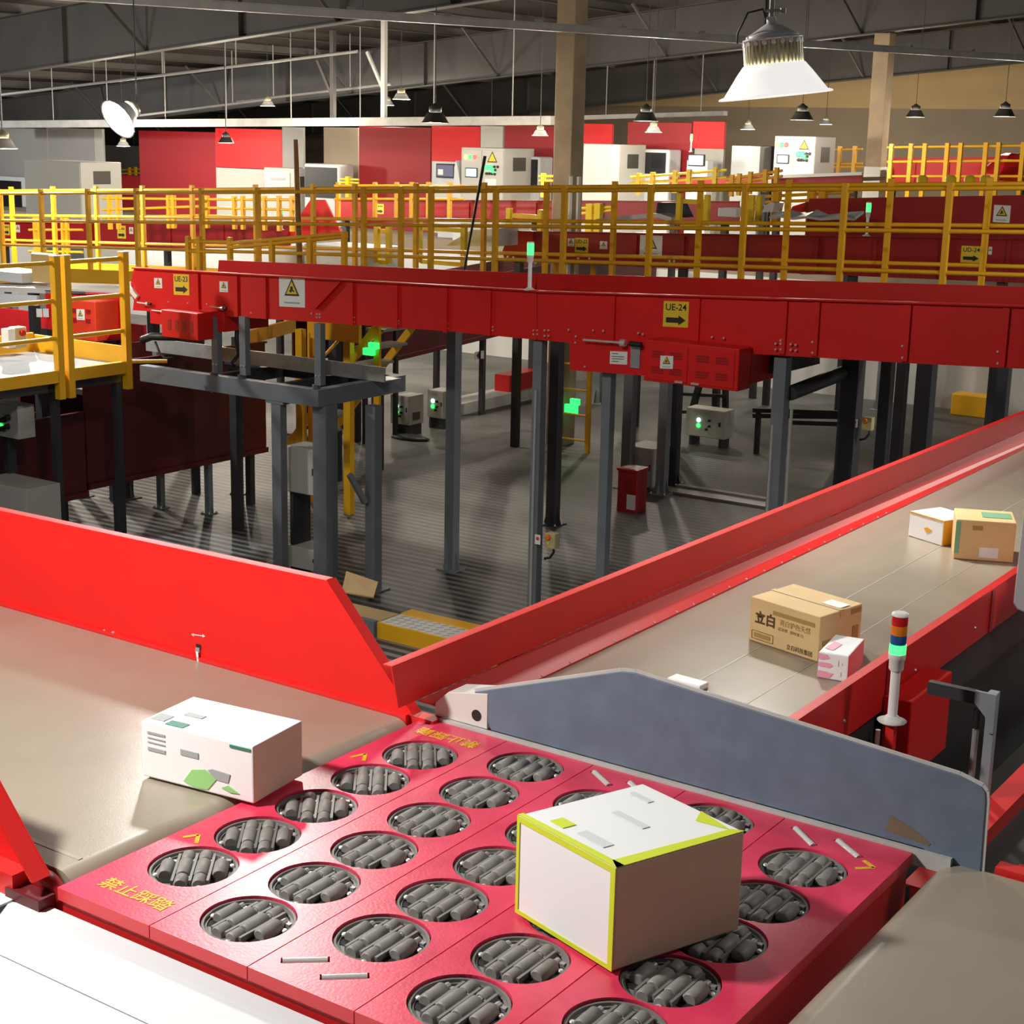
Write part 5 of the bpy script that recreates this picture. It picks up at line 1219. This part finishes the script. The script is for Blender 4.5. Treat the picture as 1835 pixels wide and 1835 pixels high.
def tunnel(label, px, inner, Y, glass='black'):
    x0, y0, x1, y1 = px; a, b = PY(x0, y1, Y), PY(x1, y0, Y); t = thing('scanner_tunnel', label, 'scanner tunnel', ((a.x+b.x)/2, Y, ZF), 'white scanner tunnels')
    MB().m('white_sheet').box(a.x, b.x, Y, Y+.5, ZF, b.z).build('frame', t, bevel=.04)
    c, d = PY(inner[0], inner[3], Y), PY(inner[2], inner[1], Y)
    MB().m(glass).box(c.x, d.x, Y-.012, Y+.002, c.z, d.z).build('opening', t, bevel=.005, label='dark rounded opening')
tunnel('white scanner tunnel with a black mouth right of the bamboo pole', (545, 295, 609, 358), (547, 301, 604, 353), YM-.6)
tunnel('white scanner tunnel with a grey window right of the lit control cabinet', (936, 281, 968, 345), (939, 286, 964, 333), YM-.6, 'dark_glass')
tunnel('white scanner tunnel with a dark window left of the small green signal light', (1150, 268, 1200, 330), (1155, 274, 1194, 311), YM-.6, 'dark_glass')
tunnel('white scanner tunnel with a dark mouth at the left margin', (-40, 318, 50, 420), (-30, 325, 38, 415), YM-.6)
def tall_cab(label, px, Y, d, side=None, lamps=None, lines=True):
    x0, y0, x1, y1 = px; a, b = PY(x0, y1, Y), PY(x1, y0, Y)
    t = thing('control_cabinet', label, 'cabinet', ((a.x+b.x)/2, Y+d/2, ZF if Y > YB else 0), 'tall control cabinets')
    w, h = b.x-a.x, b.z-ZF
    mb = MB().m('cabinet').box(a.x, b.x, Y, Y+d, ZF if Y > YB else 0., b.z); o = mb.build('body', t, bevel=.01)
    q = lambda x, y: PY(x, y, Y-.014)
    nd = 2 if lamps else 1
    for k in range(nd):
        s0, s1 = a.x+w*(k/nd+.01), a.x+w*((k+1)/nd-.01)
        MB().m('cabinet').box(s0, s1, Y-.014, Y-.001, ZF+.05, b.z-.04).build('door', t, bevel=.004)
    MB().m('lamp_dark').box(b.x, b.x+.006, Y+d*.3, Y+d*.72, b.z-.45, b.z-.18).build('vent', t)
    return t, q
tall_cab('tall plain grey cabinet standing at left behind the walkway rails', (50, 291, 144, 440), 22.6, 1.1)
t, q = tall_cab('white cabinet with a small notice panel beside the bamboo pole', (474, 302, 530, 360), YM-.7, .4)
MB().m('offwhite').box(q(478, 312).x, q(520, 312).x, YM-.73, YM-.715, q(478, 340).z, q(478, 308).z).build('notice_panel', t)
mb = MB().m('grey_print').bar(q(486, 321)-V((0, .02, 0)), q(512, 321)-V((0, .02, 0)), .004, .06); mb.build('print_lines', t)
def lit_cab(label, px, Y, d, cx, sc):
    t, q = tall_cab(label, px, Y, d, lamps=True)
    x0, y0, x1, y1 = px; W = x1-x0; Hh = y1-y0
    Q = lambda s, r: q(x0+W*s, y0+Hh*r)
    def lamp(s, r, m_, rr=.045): MB().m(m_).lathe([(rr, 0), (rr, .015), (rr*.7, .03)], Q(s, r), 10, (0, -1, 0)).build('indicator_lamp', t, label='glowing indicator lamp')
    for s, m_ in ((.12, 'led_amber'), (.22, 'led_green'), (.32, 'led_red')): lamp(s, .17, m_)
    for s, r in ((.60, .37), (.69, .37), (.75, .43)): lamp(s, r, 'led_green', .055)
    a, b = Q(.13, .54), Q(.37, .40); MB().m('ink').box(a.x-.02, b.x+.02, a.y-.02, a.y, a.z-.02, b.z+.02).build('screen_frame', t)
    MB().m('screen').box(a.x, b.x, a.y-.024, a.y-.02, a.z, b.z).build('screen', t, label='glowing blue touch screen')
    tri_sign('warning_mark', t, Q(.73, .19), (1, 0, 0), Z, abs(Q(.84, .2).x-Q(.62, .2).x), False)
    mb = MB().m('ink')
    for s, r in ((.78, .36), (.86, .36), (.60, .49), (.66, .49), (.72, .49), (.79, .50), (.80, .42)): mb.lathe([(.03, 0), (.025, .03)], Q(s, r), 8, (0, -1, 0))
    split_build(mb, 'knob', t)
    a, b = Q(.56, .72), Q(.82, .60); MB().m('paper').box(a.x, b.x, a.y-.004, a.y, a.z, b.z).build('notice', t)
lit_cab('grey control cabinet with green lamps and a blue screen left of the first beige column', (826, 266, 903, 358), YM-1.6, 1.1, 0, 1)
tall_cab('plain grey cabinet right of the first beige column', (1043, 259, 1111, 358), YM-1.6, 1.0)
lit_cab('grey control cabinet with green lamps and a blue screen left of the second beige column', (1384, 245, 1462, 330), YM-1.2, .9, 0, 1)
def monitor(label, px, Y, m_):
    x0, y0, x1, y1 = px; a, b = PY(x0, y1, Y), PY(x1, y0, Y); t = thing('monitor', label, 'monitor', ((a.x+b.x)/2, Y, a.z-.5), 'monitors on the far machines')
    MB().m('ink').box(a.x, b.x, Y, Y+.06, a.z, b.z).build('bezel', t, bevel=.01); w = (b.x-a.x)*.06
    MB().m(m_).box(a.x+w, b.x-w, Y-.004, Y, a.z+w, b.z-w).build('screen', t, label='lit screen')
    if m_ == 'ui_dark':
        mb = MB().m('paper').box(a.x+w*2, a.x+(b.x-a.x)*.4, Y-.006, Y-.004, a.z+w*2, b.z-w*4); mb.build('window', t)
    MB().m('white_sheet').box((a.x+b.x)/2-.22, (a.x+b.x)/2+.22, Y+.062, Y+.3, ZF, a.z+.1).build('stand', t)
monitor('monitor with a dark interface on a white stand left of the lit control cabinet', (781, 294, 814, 318), YM-1.2, 'ui_dark')
monitor('small monitor with a white screen below the small green signal light', (1232, 277, 1262, 297), YM-.9, 'screen')
t = thing('operator_stand', 'white slender stand between the monitor and the lit control cabinet', 'stand', PY(815, 355, YM-1.6))
MB().m('white_sheet').prism([V((PY(812, 358, YM-1.6).x, YM-1.6, ZF)), PY(814, 300, YM-1.6), PY(817, 288, YM-1.6), PY(820, 300, YM-1.6), PY(826, 340, YM-1.6), V((PY(826, 358, YM-1.6).x, YM-1.6, ZF))], (0, .2, 0)).build('stand', t)
block('small_cabinet', 'small white cabinet behind the lower rails at far left', 'cabinet', (29, 444, 60, 470), 19.6, .3, 'cabinet', zb=0)
# distant background in the left gap
panel('red conveyor housing in the far gap left of the dark red panel', (184, 315, 252, 345), 'deep_red', Y=30)
block('far_wall_panel', 'pale violet-grey far wall seen through the gap between the machines', 'panel', (180, 262, 256, 316), 36, .1, 'grey_curtain', zb=2.25)
guardrail('tiny yellow rail in the far gap left of the dark red panel', 31., [((184, 306), (252, 303)), ((184, 312), (252, 310))], (192, 200, 232, 243), span=(184, 252), foot=.3, pw=.06, group='distant yellow rails')
# further yellow rails
guardrail('tall yellow rail far back at right, right of the second beige column', 27.4, [((1590, 264), (1835, 261)), ((1590, 290), (1835, 288)), ((1590, 316), (1835, 316))], (1598, 1633, 1658, 1698, 1722, 1767, 1790, 1834), span=(1590, 1880), foot=.4, pw=.07, group='distant yellow rails')
guardrail('yellow rail far back between the control cabinet and the second beige column', 30.5, [((1470, 268), (1545, 267)), ((1470, 293), (1545, 293)), ((1470, 299), (1545, 299))], (1473, 1505, 1532), span=(1470, 1546), foot=.5, pw=.07, group='distant yellow rails')
guardrail('pale yellow low rail in front of the white tunnels, right of the grey cabinet', 23.2, [((1130, 318), (1300, 305)), ((1130, 328), (1300, 318))], (1145, 1170, 1210, 1235, 1282), span=(1130, 1302), foot=.2, pw=.07, mt='yellow_hi', group='distant yellow rails')
guardrail('yellow rail before the white panel and far cabinet', 22.4, [((1300, 322), (1400, 306)), ((1300, 330), (1400, 316))], (1312, 1325, 1345, 1372, 1392), span=(1300, 1402), foot=.2, pw=.06, group='distant yellow rails')
guardrail('yellow low rail crossing before the white housing below the bright red curtain', 18.9, [((360, 357), (530, 358)), ((360, 372), (530, 376)), ((360, 386), (530, 392))], (371, 420, 435, 474, 500, 523), span=(355, 535), foot=.2, pw=.06, group='distant yellow rails')
guardrail('yellow low rail crossing before the tall grey cabinet and dark red panel', 18.7, [((180, 355), (355, 357)), ((180, 376), (355, 370)), ((180, 390), (355, 386))], (196, 211, 302, 311), span=(184, 356), foot=.2, pw=.06, group='distant yellow rails')
guardrail('yellow rail standing in front of the tall grey cabinet, below the walkway rail', 17.5, [((50, 396), (146, 398)), ((50, 412), (146, 412)), ((50, 450), (146, 452))], (62, 70, 112, 120), span=(52, 148), foot=.15, pw=.05, group='distant yellow rails')
guardrail('yellow rail before the wide dark red panel, right of the black tunnel', 21.2, [((600, 333), (830, 333)), ((600, 357), (830, 357))], (606, 672, 711, 738, 768, 806), span=(600, 832), foot=.3, pw=.06, group='distant yellow rails')
guardrail('bright yellow rail stub left of the wide dark red panel', 26., [((609, 321), (642, 322)), ((609, 327), (642, 328))], (624,), span=(609, 643), foot=.3, pw=.09, mt='yellow_hi', group='distant yellow rails')
guardrail('yellow rail stub immediately left of the first beige column', 25.2, [((966, 316), (994, 316)), ((966, 324), (994, 324))], (974,), span=(966, 996), foot=.3, pw=.07, group='distant yellow rails')
guardrail('yellow rail at the first beige column foot, above the UD-23 sign', 19.9, [((1025, 374), (1105, 371)), ((1020, 385), (1060, 381))], (1058, 1073), span=(1022, 1100), foot=.3, pw=.1, mt='yellow_hi', group='distant yellow rails')
guardrail('yellow rail behind the crumpled film, left of the second beige column', 20.5, [((1375, 352), (1530, 344)), ((1375, 362), (1530, 356))], (1392, 1455, 1475), span=(1372, 1530), foot=.3, pw=.1, group='distant yellow rails')
# ================================================================== columns, beams, roof, back wall
ROOF0 = 7.55; RS = .0915; XC = -12.3
def roofz(x): return ROOF0+RS*(x-XC)
def concrete_column(label, px, Y, w=.30):
    p = PY(px, 330, Y); t = thing('concrete_column', label, 'column', (p.x, Y, 0), 'beige concrete columns')
    MB().m('concrete').box(p.x-w/2, p.x+w/2, Y-w/2, Y+w/2, 0, roofz(p.x)-1.18).build('shaft', t, bevel=.015)
    return t, p
t, p = concrete_column('beige concrete column in the middle, standing on the hall floor', 1017, 19.33, .31)
MB().m('paper').box(p.x+.17, p.x+.19, 19.1, 19.17, 2.3, 3.85).box(p.x+.30, p.x+.33, 19.1, 19.17, 2.3, 3.85).build('conduit', t, label='pale conduits at its foot')
t, p = concrete_column('beige concrete column at right, its foot painted white', 1567, 29.6, .31)
MB().m('paper').box(p.x-.165, p.x+.165, 29.6-.165, 29.6+.165, 2.26, 3.95).build('white_foot', t, label='white painted foot')
def rafter(label, Y, x0=-52, x1=5):
    t = thing('roof_beam', label, 'beam', ((x0+x1)/2, Y, roofz(x0)-.85), 'dark steel roof beams')
    dz = lambda x, o: V((x, Y, roofz(x)-.2-o))
    MB().m('beam').prism([dz(x0, .95), dz(x1, .95), dz(x1, .01), dz(x0, .01)], (0, .012, 0)).build('web', t)
    MB().m('beam').bar(dz(x0, .96), dz(x1, .96), .22, .018).build('bottom_flange', t)
    MB().m('beam').bar(dz(x0, 0), dz(x1, 0), .22, .018).build('top_flange', t)
    for k in range(13):
        x = -48+k*4.2
        MB().m('beam').prism([dz(x, .95), dz(x, .01), dz(x, .01)+V((0, -.10, 0)), dz(x, .95)+V((0, -.10, 0))], (.012, 0, 0)).build('stiffener', t)
    for k in range(11):
        x = -46+k*4.2
        MB().m('purlin' if k % 3 == 1 else 'beam').bar(dz(x, .93)-V((0, .02, 0)), V((x-.3, Y-.95, roofz(x)-.15)), .05, .05).build('fly_brace', t)
    return t
rafter('dark steel roof beam nearest of the three, crossing above the left machines', 19.33)
rafter('dark steel roof beam in the middle of the three, behind the first beige column', 29.6)
rafter('dark steel roof beam farthest back, above the beige wall', 40.)
rf = struct(MB().m('roof').prism([(-58, -5, roofz(-58)), (6, -5, roofz(6)), (6, -5, roofz(6)+.06), (-58, -5, roofz(-58)+.06)], (0, 50, 0)).build('ceiling'))
for k in range(26):
    x = -52+k*2.15
    o = MB().m('purlin').prism([(x, -4, roofz(x)-.19), (x+.012, -4, roofz(x)-.19), (x+.012, -4, roofz(x)-.005), (x, -4, roofz(x)-.005)], (0, 48, 0)).prism([(x, -4, roofz(x)-.19), (x+.07, -4, roofz(x)-.19), (x+.07, -4, roofz(x)-.178), (x, -4, roofz(x)-.178)], (0, 48, 0)).build('purlin', rf)
struct(MB().m('wall_beige').box(-27, 6, 44, 44.3, 5.35, 9.6).build('trim_1'))
struct(MB().m('wall_lower').box(-58, 6, 44.05, 44.4, 2.25, 5.36).build('wall_back'))
struct(MB().m('wall_dark').box(-58, -27.01, 44.06, 44.3, 5.36, 9.6).build('trim_2'))
struct(MB().m('wall_dark').box(-58.3, -58, -4, 44, 0, 9.6).build('wall_left'))
t = thing('wall_pipe', 'short bent dark pipe on the beige back wall left of the first column', 'pipe', PY(930, 200, 43.9))
MB().m('beam').pipe([PY(923, 190, 43.9), PY(923, 203, 43.9), PY(947, 203, 43.9)], .06).build('pipe', t)
# cable trays and hanging pipes
a, b = PZ(190, -2, 5.75), PZ(1900, 109, 5.75)
t = thing('cable_trunking', 'long pale cable trunking hanging across the top of the hall', 'cable tray', (a+b)/2)
d = (b-a); mb = MB().m('tray').bar(a-d*.1, b+d*.05, .11, .085); mb.build('trunking', t)
MB().m('tray').bar(a-d*.1+Z*.05, b+d*.05+Z*.05, .12, .012).build('lid', t)
for k in range(12):
    q = a.lerp(b, .02+k*.085); MB().m('tray').box(q.x-.012, q.x+.012, q.y-.07, q.y+.07, q.z-.04, q.z+.09).build('clip', t)
for k in range(7):
    q = a.lerp(b, .05+k*.15); MB().m('beam').tube(q+Z*.09, V((q.x, q.y, roofz(q.x)-.01)), .005, 6).build('hanger', t)
def hung_tray(label, p0, p1, Y, h=.12, mt='tray', n=6, group='hanging trays and pipes', r=None):
    a, b = PY(*p0, Y), PY(*p1, Y); t = thing('hanging_tray', label, 'cable tray', (a+b)/2, group)
    mb = MB().m(mt)
    if r: mb.tube(a, b, r, 8)
    else: mb.bar(a, b, .2, h)
    mb.build('tray', t)
    for k in range(n):
        q = a.lerp(b, (k+.5)/n); MB().m('pipe_white').tube(q+Z*(h/2 if not r else r), V((q.x, q.y, roofz(q.x)-.02)), .012, 6).build('hanger', t)
hung_tray('long pale cable tray hanging level above the far machines at left', (-40, 223), (992, 216), 26.4, .17, n=9)
hung_tray('pale cable tray above the red curtains right of the first beige column', (1045, 211), (1300, 203), 33., .10, n=3)
hung_tray('thin pale pipe climbing to the right below the nearest roof beam', (0, 170), (640, 92), 24., .05, 'pipe_white', 5, r=.03)
hung_tray('thin pale pipe climbing to the right below the middle roof beam', (240, 208), (480, 178), 27.5, .05, 'pipe_white', 2, r=.03)
hung_tray('thin pale pipe above the far trays left of the T-shaped hanger', (425, 182), (700, 150), 28., .05, 'pipe_white', 2, r=.03)
def hanger_frame(label, x, ytop, ybot, dx, dy, Y, mt='purlin'):
    a, b = PY(x, ybot, Y), PY(x, ytop, Y); t = thing('hanger_frame', label, 'hanger', a, 'pale steel hangers')
    MB().m(mt).box(a.x-.05, a.x+.05, Y-.05, Y+.05, a.z, roofz(a.x)-.02).build('post', t)
    MB().m(mt).bar(PY(x-dx, ytop-dy+10, Y), PY(x, ytop+75, Y), .06, .06, (0, 1, 0)).build('brace', t)
hanger_frame('white steel hanger post with a slanting brace right of the middle roof light', 688, 88, 214, 30, 5, 26.6, 'lamp_white')
hanger_frame('pale steel hanger post with a slanting brace left of the white one', 597, 100, 213, 28, 2, 27.2)
# ================================================================== high-bay lamps
def spot(name, loc, power, d=(0, 0, -1), cone=138, col=(1, .96, .9), r=.12):
    l = bpy.data.lights.new(name, 'SPOT'); l.energy = power; l.shadow_soft_size = r; l.color = col; l.spot_size = math.radians(cone); l.spot_blend = .45
    o = bpy.data.objects.new(name, l); COL.objects.link(o); o.location = loc; o.rotation_euler = V(d).to_track_quat('-Z', 'Y').to_euler()
    return o
def lamp_at(px, py, w, label, diam=.42, kind='white', lit='lamp_soft', tilt=None, power=0, stem=True, detail=False, col=(1, .95, .87), cone=138):
    """(px, py): rim centre in the photo, w: rim width in pixels"""
    P = CAM+ray(px, py)*(FPX*diam/w); r = diam/2
    t = thing('high_bay_lamp', label, 'lamp', P, 'high-bay lamps under the roof')
    sh = 'shade_lit' if detail else 'lamp_white' if kind == 'white' else 'lamp_dark'
    up = V((0, 0, 1)) if tilt is None else V(tilt).normalized()
    n = 48 if detail else 20
    h = diam*(.27 if detail else .34)
    mb = MB().m(sh).lathe([(r, 0), (r*.985, .006), (r*.90, h*.10), (r*.66, h*.72), (r*.54, h), (r*.53, h), (r*.64, h*.71), (r*.88, h*.09), (r*.97, -.002), (r, 0)], P, n, up, False, False); mb.build('shade', t)
    hh = diam*(.20 if detail else .24)
    c0 = P+up*(h)
    if detail:
        mb = MB().m('lamp_fin').lathe([(r*.42, 0), (r*.42, hh)], c0, n, up)
        u = up.orthogonal().normalized(); v = up.cross(u)
        for k in range(40):
            a = 2*PI*k/40; dd = u*math.cos(a)+v*math.sin(a); mb.obox(c0+up*hh/2+dd*r*.46, dd*r*.06, up.cross(dd)*r*.018, up*hh*.5)
        mb.m('lamp_white').lathe([(r*.42, hh), (r*.52, hh+.002), (r*.52, hh+.010), (r*.4, hh+.016)], c0, n, up); mb.build('heat_sink', t)
        mb = MB().m('lamp_white')
        for k in range(20): a = 2*PI*k/20; dd = u*math.cos(a)+v*math.sin(a); mb.lathe([(r*.045, 0), (r*.04, .006)], c0+dd*r*.505+up*(hh-.008), 8, dd)
        split_build(mb, 'rivet', t)
        MB().m('lamp_white').lathe([(r*.46, 0), (r*.46, .010), (r*.36, .02), (r*.17, .045), (r*.09, .055), (r*.08, .08)], c0+up*(hh+.012), 28, up).build('driver_cap', t)
        top = c0+up*(hh+.085)
        MB().m('black').pipe([top-u*r*.1, top+V((-.03, -.02, .035)), top+V((-.08, -.05, .02)), top+V((-.11, -.07, -.06)), top+V((-.11, -.07, -.10))], .0045).build('supply_cord', t)
        MB().m('galv').tube(top+V((-.02, -.01, .03)), top+V((.04, .02, .03)), .006).lathe([(.012, 0), (.012, .02)], top+V((.04, .02, .02)), 8).build('hook', t)
    else:
        MB().m('lamp_fin' if kind == 'white' else 'lamp_dark').lathe([(r*.40, 0), (r*.44, .02), (r*.44, hh*.8), (r*.25, hh), (r*.1, hh*1.3)], c0, 16, up).build('heat_sink', t)
        top = c0+up*hh*1.3
    MB().m(lit).lathe([(r*.86, h*.10), (.001, h*.12)], P, n, up, False, False).build('lens', t, label='glowing lens')
    zr_ = roofz(top.x)-.005
    for yb_ in (19.33, 29.6, 40.):
        if abs(top.y-yb_) < .25: zr_ = roofz(top.x)-1.18
    if stem: MB().m('beam' if not detail else 'tray').tube(top, V((top.x, top.y, zr_)), .007 if not detail else .011, 8).build('stem', t)
    if power:
        if cone: spot('lamp_light', P-up*.03, power, -up, cone, col, .10)
        else:
            l = bpy.data.lights.new('lamp_light', 'POINT'); l.energy = power; l.shadow_soft_size = .10; l.color = col
            o = bpy.data.objects.new('lamp_light', l); COL.objects.link(o); o.location = P-up*.06
    return P
lamp_at(1390, 172, 204, 'large white finned high-bay lamp hanging near at upper right', diam=.46, power=150, detail=True, tilt=(-.10, -.06, 1))
lamp_at(211, 214, 78, 'glaring tilted round lamp at upper left, switched on', diam=.46, lit='lamp_cold', tilt=MR[0]*.55-MR[1]*.66+MR[2]*.52, power=420, col=(.9, .96, 1), cone=165)
LAMPS = [(5, 266, 52, 'white', 'brown-white lamp at the left margin above the grey curtain'), (221, 262, 24, 'white', 'small lamp right below the glaring lamp'), (405, 256, 30, 'dark', 'brownish lamp in front of the bright red curtain'),
    (480, 190, 26, 'white', 'white lamp high over the bright red curtain'), (719, 178, 32, 'white', 'white lamp higher and right of two beside the white hanger post'), (695, 189, 24, 'white', 'white lamp lower and left of two at the white hanger post'),
    (780, 220, 52, 'dark', 'dark-shaded lamp above the monitor'), (880, 243, 22, 'white', 'tiny white lamp above the lit control cabinet'), (968, 243, 30, 'white', 'white lamp left of the first beige column'),
    (1157, 217, 46, 'dark', 'dark-shaded lamp, upper of two right of the first beige column'), (1171, 237, 30, 'white', 'white lamp, lower of two right of the first beige column'), (1340, 232, 26, 'white', 'small bright lamp above the glaring white panel'),
    (1437, 215, 44, 'dark', 'bright lamp directly below the large near lamp'), (1480, 223, 22, 'white', 'tiny lamp right of the bright one below the large near lamp'), (1640, 210, 36, 'dark', 'dark-shaded lamp right of the second beige column'), (1800, 209, 40, 'dark', 'flat bright lamp at the right before the beige wall')]
for x, y, w, k, lab in LAMPS: lamp_at(x, y, w, lab, diam=.42 if w > 32 else .38 if x == 1340 else .30, kind=k, cone=0, col=(1, .90, .74), power=230 if x in (1340, 1480) else 420 if x < 480 else 150 if w >= 24 else 0, lit='lamp_on' if k == 'dark' else 'lamp_soft')
# unseen lights: lamps inferred over deck, guard and platform; the rest added as fill
for (x, y, z, p) in ((-3.5, 1.15, 4.95, 340), (0.2, 4.3, 5.0, 50), (-14.6, 8.4, 4.9, 420), (-9.5, 3.2, 5.0, 150), (3.0, 16.0, 4.9, 420), (2, 26, 4.9, 450), (-26, 15, 4.9, 500)):
    spot('unseen_light', (x, y, z), p, cone=150 if p == 340 else 164)
l = bpy.data.lights.new('fill_light', 'POINT'); l.energy = 160; l.shadow_soft_size = .15
l2 = bpy.data.lights.new('fill_light', 'POINT'); l2.energy = 230; l2.shadow_soft_size = .15; l2.color = (1, .95, .88)
o = bpy.data.objects.new('fill_light', l2); COL.objects.link(o); o.location = (-6.0, 6.3, 5.65)  # added fill for the red conveyor fronts, no fixture hangs here
o = bpy.data.objects.new('fill_light', l); COL.objects.link(o); o.location = (-25, 13.2, 5.0)  # added to brighten the roof sheets at upper left
l3 = bpy.data.lights.new('fill_light', 'POINT'); l3.energy = 520; l3.shadow_soft_size = .15
o = bpy.data.objects.new('fill_light', l3); COL.objects.link(o); o.location = (-34, 21.5, 4.8)  # added to lift the grey curtains and cabinets at left
for x, y, p in ((-.6, 13.4, 330), (-23, 13.0, 300)):  # pair of unseen fill points added to brighten the yellow railings
    l4 = bpy.data.lights.new('fill_light', 'POINT'); l4.energy = p; l4.shadow_soft_size = .15; l4.color = (1, .93, .82)
    o = bpy.data.objects.new('fill_light', l4); COL.objects.link(o); o.location = (x, y, 5.0)
# ================================================================== world and camera
w = bpy.data.worlds.new('hall_air'); SC.world = w; w.use_nodes = True
w.node_tree.nodes['Background'].inputs['Color'].default_value = (.9, .95, 1, 1); w.node_tree.nodes['Background'].inputs['Strength'].default_value = .08
cd = bpy.data.cameras.new('camera'); cam = bpy.data.objects.new('camera', cd); COL.objects.link(cam)
cd.sensor_width = 36; cd.lens = FPX*36/1835; cd.clip_start = .05; cd.clip_end = 200
R = Matrix((MR[0], -MR[1], -MR[2])).transposed()
cam.matrix_world = Matrix.Translation(CAM) @ R.to_4x4()
SC.camera = cam
vs = SC.view_settings; vs.view_transform = 'Standard'; vs.look = 'None'; vs.gamma = 1; vs.use_curve_mapping = False; vs.exposure = .55
try: SC.cycles.use_denoising = True
except Exception: pass
for o in SC.objects:
    if 'org' in o: del o['org']
